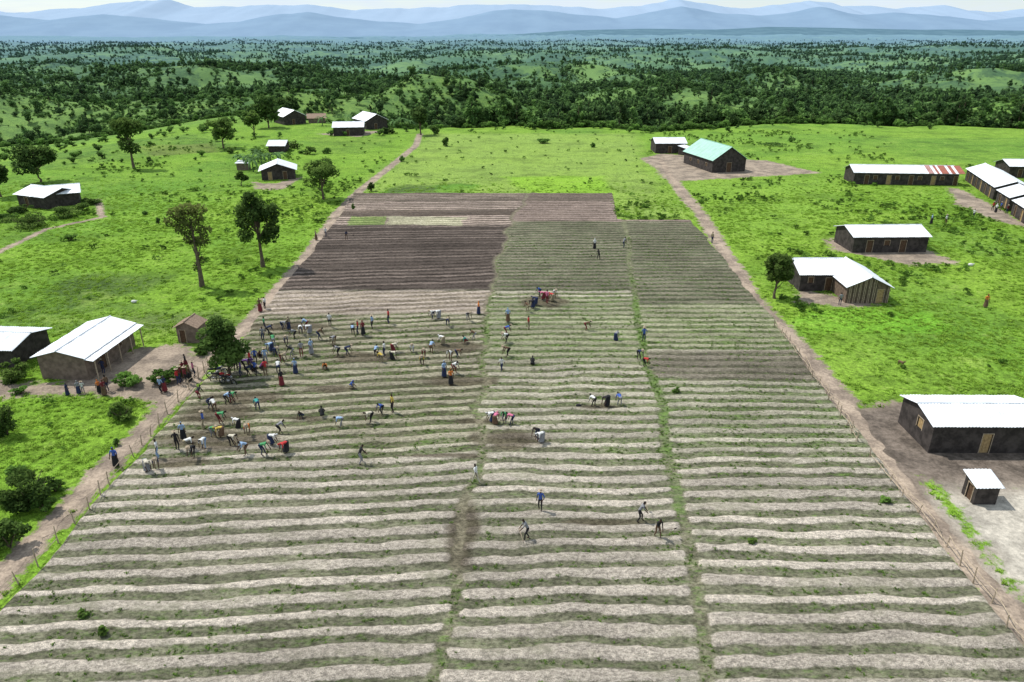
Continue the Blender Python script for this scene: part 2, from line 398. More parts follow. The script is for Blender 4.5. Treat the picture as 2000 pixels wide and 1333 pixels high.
setz(np.ones(FX.shape),(.475,.420,.350),(.140,.138,.092),.50)
setz(smooth((FY-38)/22),(.415,.380,.295),(.150,.152,.092),.54)
rs=(rowr-.5)
work=smooth((FY-47+8*wx)/3)*smooth((79-FY)/3)*left*smooth((FX+32)/3)
setz(work,(.345,.315,.225),(.098,.096,.058),.53,.85)
setz(smooth((FY-61)/2)*smooth((78-FY)/2)*left*smooth((FX+30)/3)*smooth((-FX-12)/8),(.25,.23,.16),(.085,.085,.05),.52,.6)
setz(mid*smooth((FY-62)/5)*smooth((84-FY)/2),(.285,.285,.18),(.125,.14,.075),.58,.85)
setz(right*smooth((FY-45)/8),(.385,.36,.27),(.135,.145,.085),.57,.8)
setz(right*smooth((jy-60)/1.)*smooth((67.5-jy)/1.),(.215,.188,.145),(.10,.092,.066),.47,.9)
setz(right*smooth((jy-67.5)/1.)*smooth((81-jy)/1.),(.305,.30,.195),(.135,.15,.08),.57,.9)
setz((mid|right)*smooth((jy-np.where(right,80,85))/1.2),(.185,.172,.122),(.080,.087,.052),.49,1)
setz(left*smooth((jy-77)/1.)*smooth((86-jy)/.8),(.40,.335,.28),(.19,.16,.12),.20,1)
setz(left*smooth((jy-85.3)/1.),(.135,.108,.092),(.055,.045,.038),.14,1)
setz((jy>119.5)*(FX<P1),(.29,.23,.195),(.115,.095,.075),.30)
setz((jy>119.5)*(jy<125.5)*(jx>G(755,435)[0])*(jx<G(905,435)[0]),(.32,.30,.21),(.21,.20,.13),.42)
setz((jy>119.5)*(jy<125.5)*(jx>G(680,435)[0])*(jx<G(750,435)[0]),(.19,.22,.09),(.11,.15,.05),.60)
setz((jy>126)*(FX<P1)*(jy<131),(.18,.145,.12),(.09,.07,.055),.15)
setz((jy>122)*(FX>=P1),(.30,.235,.20),(.125,.098,.08),.2)
setz((jy>138),(.15,.12,.095),(.075,.065,.05),.38,.7)
# freshly dug patches round the workers
for (u,v_,rx,ry) in [(890,745,3.4,.9),(640,762,2.2,.7),(930,825,1.4,.4),(1000,860,2.6,1.5),(1160,797,1.8,.5),(590,820,2.0,.5),(430,860,4,1.5),(350,905,2.5,.8),(1190,1022,3,.35),(890,680,3,1.2),(1060,590,2.5,2),(420,810,3,1.8),(560,640,5,1.0),(700,700,3,1.0),(905,1040,.9,3.4),(860,893,3,.3),(480,780,3,1)]:
    gx,gy=G(u,v_); k=np.clip(1.6-((FX-gx)/rx)**2-((FY-gy)/ry)**2+2.2*(fbm(FX,FY,1.6,63)-.5),0,1)
    setz(k,(.12,.098,.07),(.085,.072,.048),.22,.85)
var=(fbm(FX,FY,12,61)-.5)[...,None]; cb*=1+.45*var; cf*=1+.5*var
var=(fbm(FX*.4,FY,1.6,68)-.5)[...,None]; cb*=1+.5*var; cf*=1+.6*var
bl4=((left&(FY>85.5))*.9)[...,None]*(rs[...,None]); cb*=1+bl4
cb*=(1+.34*rs)[...,None]
k=pathm[...,None]; cf=cf*(1-k*.55)+np.array((.20,.18,.125))*k*.55
gr=gr+.14*(fbm(FX,FY,6,64)-.5)*2*.5-.17*bed
gr=gr+.13*np.exp(-((FX-P2)/.5)**2)*smooth((FY-28)/10)*smooth((100-FY)/20)*smooth((fbm(FX,FY,3,69)-.3)*3)+.05*pathm
keep=~((FY[:-1,:-1]>123.4)&(FX[:-1,:-1]>18.2+.09*(FY[:-1,:-1]-123)))
field=grid_mesh('ploughed_field',FX,FY,FZ,m_field,keep)
me=field.data; fattr(me,'bed',bed); fattr(me,'green',gr); cattr(me,'cbed',cb); cattr(me,'cfur',cf)
# ------------------------------------------------------------ foliage
def leaf_quads(C,size,rng,up=.5):
    n_=len(C); nrm=rng.normal(size=(n_,3)); nrm[:,2]=np.abs(nrm[:,2])+up; nrm/=np.linalg.norm(nrm,axis=1)[:,None]
    a=np.cross(nrm,rng.normal(size=(n_,3))); a/=np.linalg.norm(a,axis=1)[:,None]; b=np.cross(nrm,a)
    sz=(size*rng.uniform(.6,1.4,n_))[:,None]
    a=a*sz; b=b*sz*.62
    return np.stack([C-a,C-b*.9+a*.1,C+a,C+b],1).reshape(-1,3)
def foliage_mesh(name,crown_blobs,nleaf,size,rng,trunk=None,mat=None):
    w=np.array([b[1][0]*b[1][1]*b[1][2] for b in crown_blobs])**.7; w/=w.sum()
    cs=[];sh=[]
    for (c,r,s_),wi in zip(crown_blobs,w):
        k=max(6,int(nleaf*wi)); d=rng.normal(size=(k,3)); d/=np.linalg.norm(d,axis=1)[:,None]
        rad=rng.uniform(.35,1.15,k)**.6; p=d*rad[:,None]*np.array(r)+np.array(c)
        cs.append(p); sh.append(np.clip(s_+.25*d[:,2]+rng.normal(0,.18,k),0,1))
    C=np.concatenate(cs); SH=np.concatenate(sh)
    V=leaf_quads(C,size,rng)
    mb=trunk if trunk else MB()
    nv0=len(mb.v); li=mb.mi(mat)
    mb.v+= [tuple(q) for q in V.tolist()]
    mb.f+= [[nv0+4*i,nv0+4*i+1,nv0+4*i+2,nv0+4*i+3] for i in range(len(C))]
    mb.m+= [li]*len(C)
    me=mb.mesh(name)
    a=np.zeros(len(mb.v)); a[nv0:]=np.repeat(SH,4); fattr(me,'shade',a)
    return me
def blobs(c,R,n_,rng,br=.42,gap=0):
    out=[]
    for i in range(n_):
        d=rng.normal(size=3); d/=np.linalg.norm(d); t=rng.uniform(.3,.95)
        p=np.array(c)+d*t*np.array(R); k=br*rng.uniform(.55,1.2)
        out.append((p,(R[0]*k,R[1]*k,R[2]*k*.8),rng.uniform(.15,.8)))
    return out
def tree(name,u,v,top,wpx,mat=None,cb_frac=.35,n_=14,nl=2200,ls=.20,seed=0,br=.42,bl=None,lean=0,sc=1.0):
    x,y=G(u,v); z0=h1(x,y)-.05; zc=y*math.cos(TH)+H*math.sin(TH)
    a=TH+math.atan((top-666.5)/F); h=H-y*math.tan(a)-z0; R=wpx*.5*zc/F*1.1
    h=max(h,1.5); rng=np.random.default_rng(seed+100); r=random.Random(seed)
    tb=MB(); tr=max(.10,h*.022)
    cz=h*(cb_frac+1)/2; Rz=h*(1-cb_frac)/2
    bl=[(tuple(q*sc for q in b[0]),tuple(q*sc for q in b[1]),b[2]) for b in bl] if bl else blobs((lean,0,cz),(R*.8,R*.8,Rz*.85),n_,rng,br)
    bend=[(0,0,0),(r.uniform(-.12,.12)+lean*.2,r.uniform(-.1,.1),h*cb_frac*.5),(r.uniform(-.2,.2)+lean*.5,r.uniform(-.2,.2),h*cb_frac),(lean,0,cz+Rz*.3)]
    tb.tube(bend,[tr*1.5,tr,tr*.8,tr*.3],m_bark,7)
    for (c,rr,s_) in bl[:14]:
        st=Vector(bend[2]).lerp(Vector(bend[3]),r.uniform(0,.6)); e=Vector(c)
        if e.z<st.z: st=Vector(bend[1]).lerp(Vector(bend[2]),.6)
        mid_=st.lerp(e,.5)+Vector((0,0,-.05*h*r.random()))
        tb.tube([st,mid_,e],[tr*.5,tr*.3,tr*.1],m_bark,5)
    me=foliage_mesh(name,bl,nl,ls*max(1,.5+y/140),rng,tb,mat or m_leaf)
    ob=bpy.data.objects.new(name,me); ob.location=(x,y,z0); COL.objects.link(ob); return ob
T=tree
T('shade_tree',262,330,228,58,m_leaf,.35,12,1900,.2,1,sc=.84,bl=[((-.8,0,11.6),(3.0,2.5,1.7),.5),((1.4,.3,11.0),(2.6,2.3,1.6),.6),((0,0,13.0),(2.3,2,1.2),.6),((2.8,0,12.),(1.9,1.8,1.3),.4),((-.9,0,7.0),(2.1,1.9,1.7),.4),((.8,0,5.8),(2.1,1.8,1.4),.35),((-2.7,0,12.4),(1.7,1.6,1.2),.5),((-1.2,0,9.2),(1.5,1.4,1.2),.3)])
T('shade_tree',80,356,270,78,m_leafdark,.12,22,3200,.22,2,br=.45)
T('shade_tree',2,385,303,50,m_leafdark,.15,16,2000,.22,3)
T('shade_tree',437,290,225,66,m_leaf,.2,20,2300,.2,4,br=.36)
T('shade_tree',497,266,210,36,m_leaf,.25,12,1100,.22,5)
T('shade_tree',525,250,184,58,m_leafdark,.12,20,2300,.22,6,br=.44)
T('shade_tree',566,226,181,38,m_leafdark,.12,14,1400,.24,7)
T('shade_tree',822,264,198,42,m_leafdark,.2,14,1500,.2,8)
T('shade_tree',632,390,300,72,m_leaf,.22,24,3000,.17,9,br=.36)
T('shade_tree',514,522,366,92,m_leafdark,.26,34,5600,.18,10,br=.32)
T('shade_tree',450,737,612,96,m_leafdark,.15,30,6500,.16,12,br=.38)
T('shade_tree',1512,583,485,68,m_leaf,.22,24,4500,.14,13,br=.40)
T('sapling',472,363,325,28,m_leaf,.2,10,800,.16,14)
T('pruned_tree',395,560,392,76,m_leafyel,.45,12,2200,.17,15,sc=.79,bl=[((-1.9,0,12.2),(1.5,1.2,.9),.5),((-.3,.3,12.7),(1.6,1.4,.9),.6),((1.4,0,12.8),(1.4,1.2,.8),.7),((-2.6,0,10.9),(1.4,1.2,.9),.4),((.2,0,11.2),(1.8,1.5,1.1),.45),((1.9,-.2,9.4),(1.3,1.1,.9),.4),((-1.2,0,9.6),(1.5,1.3,.9),.4),((1.2,0,7.7),(1.3,1.0,.8),.3),((-.7,.1,7.9),(1.1,1,.7),.4),((.6,0,4.6),(.5,.4,1.0),.15),((-.5,0,3.4),(.45,.4,.8),.15)])
def bush(name,u,v,top,wpx,mat=m_shrub,seed=0,nl=700,ls=.12):
    x,y=G(u,v); zc=y*math.cos(TH)+H*math.sin(TH); a=TH+math.atan((top-666.5)/F); h=max(.6,(H-y*math.tan(a))*.8); R=wpx*.5*zc/F
    rng=np.random.default_rng(seed+500); tb=MB()
    for i in range(5):
        an=i*1.3; tb.tube([(0,0,0),(R*.3*math.cos(an),R*.3*math.sin(an),h*.4),(R*.6*math.cos(an),R*.6*math.sin(an),h*.7)],[.05,.035,.015],m_bark,5)
    bl=blobs((0,0,h*.45),(R*.8,R*.7,h*.5),13,rng,.42)
    me=foliage_mesh(name,bl,nl,ls*max(1,.5+y/120),rng,tb,mat)
    ob=bpy.data.objects.new(name,me); ob.location=(x,y,h1(x,y)); COL.objects.link(ob)
bl_=[(32,745,688,70,m_leaf,2400),(15,850,758,66,m_leafdark,2400),(240,822,780,52,m_leaf,1400),(60,985,905,140,m_leafdark,3800),(20,1070,1005,90,m_leafdark,2000),(255,752,722,60,m_shrub,1500),(322,748,715,64,m_shrub,1500),(352,735,705,44,m_shrub,900),(395,692,665,40,m_shrub,700),(130,425,395,60,m_leaf,1100),(62,445,408,100,m_leaf,1800),(15,432,410,70,m_shrub,1100),(185,398,375,50,m_leaf,900),(100,398,380,50,m_leafdark,600),(870,286,265,18,m_leafdark,500),(1158,288,276,14,m_shrub,300),(1060,280,266,34,m_shrub,500),(725,374,350,18,m_leafdark,350),(785,316,303,12,m_shrub,200),(690,410,396,8,m_shrub,200),(605,302,280,28,m_leaf,500),(1320,768,757,16,m_shrub,300),(1468,1064,1052,22,m_weed,300),(165,1205,1192,24,m_weed,250),(200,1242,1230,24,m_weed,250),(450,300,286,30,m_leaf,400),(640,228,222,18,m_leaf,300),(590,300,292,20,m_shrub,300),(1545,278,262,18,m_shrub,200),(1510,285,277,60,m_shrub,400),(283,420,410,14,m_shrub,150),(228,870,855,14,m_shrub,150),(325,442,415,9,m_leafdark,150),(310,438,420,9,m_leafdark,150),(160,412,392,46,m_leaf,600),(40,415,395,60,m_leafdark,900),(90,1000,965,50,m_shrub,700),(1730,985,965,26,m_shrub,300),(40,770,752,40,m_shrub,400),(1560,600,590,22,m_shrub,200),(10,680,650,60,m_leafdark,600),(575,290,270,26,m_leaf,400),(500,300,284,30,m_shrub,400),(760,262,240,30,m_leafdark,600),(850,262,243,22,m_leafdark,500),(700,232,215,26,m_leafdark,500),(640,300,285,22,m_shrub,300),(110,960,935,44,m_shrub,600),(30,930,905,50,m_shrub,700),(140,470,452,30,m_shrub,300)]
for i,b in enumerate(bl_): bush('bush',*b[:4],mat=b[4],seed=i,nl=b[5])
def banana(u,v,h,seed):
    x,y=G(u,v); r=random.Random(seed); m=MB(); m.tube([(0,0,0),(.05,0,h*.3),(0,0,h*.5)],[.16,.13,.08],m_banana,7)
    for i in range(9):
        an=i*2.4+r.random(); L=h*r.uniform(.5,.75); up=r.uniform(.5,1.3); pts=[];
        for k in range(6):
            t=k/5; pts.append((math.cos(an)*L*t*.8,math.sin(an)*L*t*.8,h*.5+L*(up*t-1.25*t*t)*.8))
        px,py=-math.sin(an),math.cos(an); vs=[];fs=[]
        for k,p in enumerate(pts):
            w=.36*math.sin(math.pi*min(.97,.12+k/5*.85)); 
            vs+= [(p[0]-px*w,p[1]-py*w,p[2]-.08),(p[0],p[1],p[2]+.04),(p[0]+px*w,p[1]+py*w,p[2]-.08)]
        for k in range(5):
            for j in (0,1): fs.append((k*3+j,k*3+j+1,k*3+j+4,k*3+j+3))
        m.add(vs,fs,m_banana)
    ob=m.obj('banana_plant'); ob.location=(x,y,h1(x,y)); fattr(ob.data,'shade',np.array([r.random() for _ in m.v]))
for i,(u,v,h) in enumerate([(480,330,5),(495,336,5.5),(512,328,5.5),(530,322,4.5),(465,322,4),(505,318,5),(545,318,4),(770,245,5),(785,248,6),(800,244,6),(680,240,5),(630,246,5)]): banana(u,v,h,i)
# ------------------------------------------------------------ scattered vegetation (instanced)
def scatter(name,pts,scales,protos,seed=0):
    me=bpy.data.meshes.new(name); me.vertices.add(len(pts)); me.vertices.foreach_set('co',np.asarray(pts,np.float32).ravel()); me.update()
    rng=np.random.default_rng(seed)
    fattr(me,'scl',scales); fattr(me,'rz',rng.uniform(0,6.283,len(pts))); pk=me.attributes.new('pick','INT','POINT'); pk.data.foreach_set('value',rng.integers(0,len(protos),len(pts)).astype(np.int32))
    ob=bpy.data.objects.new(name,me); COL.objects.link(ob)
    ng=bpy.data.node_groups.new(name+'_scatter','GeometryNodeTree')
    ng.interface.new_socket('Geometry',in_out='INPUT',socket_type='NodeSocketGeometry'); ng.interface.new_socket('Geometry',in_out='OUTPUT',socket_type='NodeSocketGeometry')
    gi=ng.nodes.new('NodeGroupInput'); go=ng.nodes.new('NodeGroupOutput'); jn=ng.nodes.new('GeometryNodeJoinGeometry')
    def na(nm,t):
        q=ng.nodes.new('GeometryNodeInputNamedAttribute'); q.data_type=t; q.inputs['Name'].default_value=nm; return q.outputs['Attribute']
    sc=na('scl','FLOAT'); rz=na('rz','FLOAT'); pi_=na('pick','INT'); cx=ng.nodes.new('ShaderNodeCombineXYZ'); ng.links.new(rz,cx.inputs[2])
    for i,p in enumerate(protos):
        oi=ng.nodes.new('GeometryNodeObjectInfo'); oi.inputs['Object'].default_value=p; oi.inputs['As Instance'].default_value=True
        cmp_=ng.nodes.new('FunctionNodeCompare'); cmp_.data_type='INT'; cmp_.operation='EQUAL'; ng.links.new(pi_,cmp_.inputs[2]); cmp_.inputs[3].default_value=i
        ip=ng.nodes.new('GeometryNodeInstanceOnPoints'); ng.links.new(gi.outputs[0],ip.inputs['Points']); ng.links.new(cmp_.outputs[0],ip.inputs['Selection'])
        ng.links.new(oi.outputs['Geometry'],ip.inputs['Instance']); ng.links.new(cx.outputs[0],ip.inputs['Rotation']); ng.links.new(sc,ip.inputs['Scale'])
        ng.links.new(ip.outputs[0],jn.inputs[0])
    ng.links.new(jn.outputs[0],go.inputs[0])
    md=ob.modifiers.new('scatter','NODES'); md.node_group=ng; return ob
def proto_tree(name,h,R,nl,ls,mat,seed,palm=False):
    rng=np.random.default_rng(seed); tb=MB(); tb.tube([(0,0,0),(.03*h,0,h*.5),(0,0,h*.8)],[.022*h,.015*h,.006*h],m_bark,5)
    bl=blobs((0,0,h*.58),(R*.85,R*.85,h*.40),10,rng,.45)
    me=foliage_mesh(name,bl,nl,ls,rng,tb,mat); return bpy.data.objects.new(name,me)
ft=[proto_tree('forest_tree',8,3.6,520,.55,m_forest,i) for i in (1,2)]+[proto_tree('forest_tree',11,3.2,480,.55,m_forest,3),proto_tree('forest_tree',5,3.6,420,.5,m_forest,4)]
sb=[proto_tree('shrub',2.2,1.7,260,.28,m_shrub,5),proto_tree('shrub',3,1.8,260,.3,m_shrub,6)]
rng=RNG
def wedge(n_,r0,r1,p,w=.86):
    t=rng.uniform(0,1,n_); q=1-p; y=(r0**q+t*(r1**q-r0**q))**(1/q)
    x=rng.uniform(-1,1,n_)*(w*y+50); return x,y
x,y=wedge(120000,250,6500,.75)
den=fbm(x,y,170,201)+.7*(fbm(x,y,45,205)-.5)
thr=.485+.10*smooth((-x-20)/150)*smooth((800-y)/300)-.05*smooth((x)/200)*smooth((600-y)/250)+.02*smooth((y-1200)/1500)
knA=np.exp(-((x+46)/85)**2-((y-575)/75)**2); knB=np.exp(-((x-262)/105)**2-((y-362)/66)**2)
den_ok=rng.uniform(0,1,len(x))<smooth((den-thr-.24*knA-.6*knB+.03)/.12)*.85+.09*(1-knB)
ok=den_ok&(y>edge_y(x)+16+14*(fbm(x,y*0,9,7)-.5))&~((x<-20)&(y<345))
x,y=x[ok],y[ok]; z=hgt(x,y)-.3
sc=rng.uniform(.45,1.2,len(x))*(1+.45*smooth((y-1200)/2500))
scatter('forest',np.stack([x,y,z],1),sc,ft,1)
x,y=wedge(70000,250,1700,.9)
ok=(y>edge_y(x)+5); x,y=x[ok],y[ok]
d_=fbm(x,y,50,230); ok=rng.uniform(0,1,len(x))<(smooth((d_-.42)*6)*.75+.08)*(1-.5*smooth((300-y)/50)); x,y=x[ok],y[ok]
scatter('shrubs',np.stack([x,y,hgt(x,y)-.1],1),rng.uniform(.35,1.3,len(x)),sb,2)
# sparse bushes: left side fields, plateau rim
pts=[];
for i in range(1500):
    u=random.uniform(-60,760); v=random.uniform(205,330)
    px,py=G(u,v)
    if (u>500 and v<262) or (v>270 and u>430): continue
    if random.random()<.35*max(.08,(300-v)/90)+.02: pts.append((px,py,h1(px,py)-.1))
for i in range(520):
    px=random.uniform(-60,230); py=float(edge_y(np.array([px]))[0])+random.gauss(10,7)
    if random.random()<.75 and float(fbm(np.array([px]),np.array([py]),18,44)[0])>.44: pts.append((px,py,h1(px,py)-.1))
scatter('hedge_shrubs',np.array(pts),np.random.default_rng(3).uniform(.3,1.0,len(pts)),sb,3)
# grass tufts
def blade_proto(name,nb,h,sp,mat,seed,w=.02):
    r=random.Random(seed); m=MB(); sh=[]
    for i in range(nb):
        a=r.uniform(0,6.28); d=r.uniform(0,sp); bx,by=math.cos(a)*d,math.sin(a)*d; L=h*r.uniform(.5,1.1); a2=r.uniform(0,6.28); k=r.uniform(.4,1.1)*L
        px,py=-math.sin(a2)*w,math.cos(a2)*w
        q=(bx+math.cos(a2)*k*.35,by+math.sin(a2)*k*.35,L*.6); t=(bx+math.cos(a2)*k,by+math.sin(a2)*k,L*.75)
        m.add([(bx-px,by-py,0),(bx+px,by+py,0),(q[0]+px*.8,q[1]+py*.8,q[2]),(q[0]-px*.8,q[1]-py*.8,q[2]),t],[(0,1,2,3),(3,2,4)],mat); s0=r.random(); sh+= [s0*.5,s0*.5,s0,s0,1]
    me=m.mesh(name); fattr(me,'shade',np.array(sh)); return bpy.data.objects.new(name,me)
gp=[blade_proto('grass_tuft',30,.20,.34,m_grass,i,.026) for i in (1,2,3)]
wp=[blade_proto('weed_tuft',16,.13,.15,m_weed,i,.028) for i in (7,8)]
hb=[proto_tree('herb_clump',.50,.42,70,.10,m_herb,i) for i in (21,22)]
def plateau_pts(Nn,y1,ex):
    x=rng.uniform(-110,115,Nn); y=24+(rng.uniform(0,1,Nn)**ex)*y1
    xl=interp(fieldL,y)-.4; xr=interp(fieldR,y)+.5
    ins=(x>xl)&(x<xr)&((y<123.4)|(x<18.5))&(y<146); vis=np.abs(x)<(.75*(y*.919+12)+6)
    dL=np.minimum(dist_line(x,y,pathL)-1.2,np.minimum(dist_line(x,y,pathR)-1.5,dist_line(x,y,pathB)-.8))
    for p in yards: dL=np.minimum(dL,-sdf_poly(x,y,p))
    ok=~ins&vis&(dL>.3*rng.normal(size=Nn)); return x[ok],y[ok]
x,y=plateau_pts(120000,150,1.2); pr=smooth((fbm(x,y,7,301)-.36)*5)
ok=rng.uniform(0,1,len(x))<(pr*.6+.25)*(1-smooth((y-120)/50)); x,y=x[ok],y[ok]
scatter('grass',np.stack([x,y,hgt(x,y)-.01],1),rng.uniform(.5,1.3,len(x)),gp,5)
x,y=plateau_pts(60000,225,.85); pr=smooth((fbm(x,y,16,303)-.48)*6)*smooth((fbm(x,y,3,304)-.4)*6)
pr=pr*(1-.93*((x>-32)&(x<48)&(y>145)))*(1-.4*smooth((y-130)/60))
ok=rng.uniform(0,1,len(x))<pr*.5+.012; x,y=x[ok],y[ok]
scatter('herbs',np.stack([x,y,hgt(x,y)-.03],1),rng.uniform(.4,1.45,len(x))**1.3,hb,8)
# weeds in furrows and paths
NW=150000
iy=rng.integers(0,590,NW); ix=rng.integers(3,NX-3,NW)
w_=(gr[iy,ix]-.32)*2.0*(1-bed[iy,ix]*.6); ok=(rng.uniform(0,1,NW)<w_*.5*smooth((fbm(FX[iy,ix],FY[iy,ix],3,311)-.3)*4))
iy,ix=iy[ok],ix[ok]; P_=np.stack([FX[iy,ix]+rng.uniform(-.1,.1,len(iy)),FY[iy,ix]+rng.uniform(-.08,.08,len(iy)),FZ[iy,ix]-.01],1)
scatter('weeds',P_,rng.uniform(.35,1.1,len(iy)),wp,6)
# ------------------------------------------------------------ mountains
def ridge(name,Yd,prof,depth,mat,seed,xlim,rel=.45):
    hs=[]; xsr=[]
    for (u,v) in prof:
        e=-(TH+math.atan((v-666.5)/F)); h=H+Yd*math.tan(e); zc=Yd*math.cos(TH)-(h-H)*math.sin(TH); xsr.append((u-1000)/F*zc); hs.append(h)
    xx=np.linspace(-xlim,xlim,700); tt=np.linspace(-1,1,40)
    base=np.interp(xx,xsr,hs); out=np.where((xx<xsr[0])|(xx>xsr[-1]),(fbm(xx,xx*0,3000,seed+5)-.5)*500*smooth((np.abs(xx)-max(abs(xsr[0]),abs(xsr[-1])))/2500),0)
    base=base+out+(fbm(xx,xx*0,600,seed,5)-.5)*.16*base
    Xm,Tm=np.meshgrid(xx,tt); Ym=Yd+Tm*depth
    prof_=np.clip(1-np.abs(Tm),0,1)**.8
    rd=np.abs(fbm(Xm,Ym,1400,seed+9,5)-.5)*2
    Zm=-70+(base[None,:]+70)*prof_*(1-rel*rd*(1-prof_))
    return grid_mesh(name,Xm,Ym,Zm,mat)
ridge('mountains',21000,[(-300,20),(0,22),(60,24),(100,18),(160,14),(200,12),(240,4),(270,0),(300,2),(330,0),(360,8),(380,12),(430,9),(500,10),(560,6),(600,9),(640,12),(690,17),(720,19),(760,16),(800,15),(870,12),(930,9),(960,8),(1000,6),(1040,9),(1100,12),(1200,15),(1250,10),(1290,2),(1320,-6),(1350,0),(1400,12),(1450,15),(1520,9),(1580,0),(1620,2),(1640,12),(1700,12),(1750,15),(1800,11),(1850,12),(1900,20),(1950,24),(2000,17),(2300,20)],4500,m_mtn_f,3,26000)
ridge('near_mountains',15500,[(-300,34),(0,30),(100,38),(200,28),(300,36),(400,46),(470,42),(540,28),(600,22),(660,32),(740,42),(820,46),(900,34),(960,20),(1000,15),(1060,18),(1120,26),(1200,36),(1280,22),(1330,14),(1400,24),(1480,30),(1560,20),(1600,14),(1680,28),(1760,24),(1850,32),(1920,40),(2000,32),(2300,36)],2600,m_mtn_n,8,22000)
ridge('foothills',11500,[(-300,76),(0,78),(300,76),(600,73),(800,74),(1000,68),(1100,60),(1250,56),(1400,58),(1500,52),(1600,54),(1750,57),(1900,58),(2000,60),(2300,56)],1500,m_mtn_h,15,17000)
# ------------------------------------------------------------ houses
def wall(mb,L,h,M,mat,openings=(),th=.16,door_mat=None):
    xs_=sorted(set([0,L]+[o_[0] for o_ in openings]+[o_[1] for o_ in openings])); zs=sorted(set([0,h]+[o_[2] for o_ in openings]+[o_[3] for o_ in openings]))
    for a,b in zip(xs_[:-1],xs_[1:]):
        for c,d in zip(zs[:-1],zs[1:]):
            cx,cz=(a+b)/2,(c+d)/2
            if any(o_[0]<cx<o_[1] and o_[2]<cz<o_[3] for o_ in openings): continue
            mb.box(a,b,0,th,c,d,mat,M)
    for o_ in openings:
        dm=o_[4] if len(o_)>4 else (door_mat or m_door)
        n_=max(2,int((o_[1]-o_[0])/.22)); w=(o_[1]-o_[0])/n_
        for i in range(n_): mb.box(o_[0]+i*w+.01,o_[0]+(i+1)*w-.01,.07,.11,o_[2]+.02,o_[3]-.02,dm,M)
        f=.06
        mb.box(o_[0]-f,o_[0],-.03,-.003,o_[2],o_[3]+f,m_wood,M); mb.box(o_[1],o_[1]+f,-.03,-.003,o_[2],o_[3]+f,m_wood,M); mb.box(o_[0],o_[1],-.03,-.003,o_[3],o_[3]+f,m_wood,M)
def corr(mb,p0,ex,ey,L,W,M,mat,th=.03):
    """corrugated sheet from p0 along unit ex (length L) and slope vector ey (length W)"""
    ex=Vector(ex);ey=Vector(ey);p0=Vector(p0); nn=ex.cross(ey).normalized(); 
    if nn.z<0: nn=-nn
    n_=max(4,int(L/.13)); n_+=n_%2; vs=[];fs=[]
    for i in range(n_+1):
        o_=.022*(1 if i%2 else -1)+(.02 if (i//7)%2 else 0)
        for w,k in ((0,0),(W,0),(W,-th),(0,-th)):
            vs.append(M@(p0+ex*(L*i/n_)+ey*w+nn*(o_+k)))
    for i in range(n_):
        a=i*4;b=a+4
        for j in range(4): fs.append((a+j,a+(j+1)%4,b+(j+1)%4,b+j))
    fs.append((0,1,2,3)); fs.append((n_*4+3,n_*4+2,n_*4+1,n_*4))
    mb.add(vs,fs,mat)
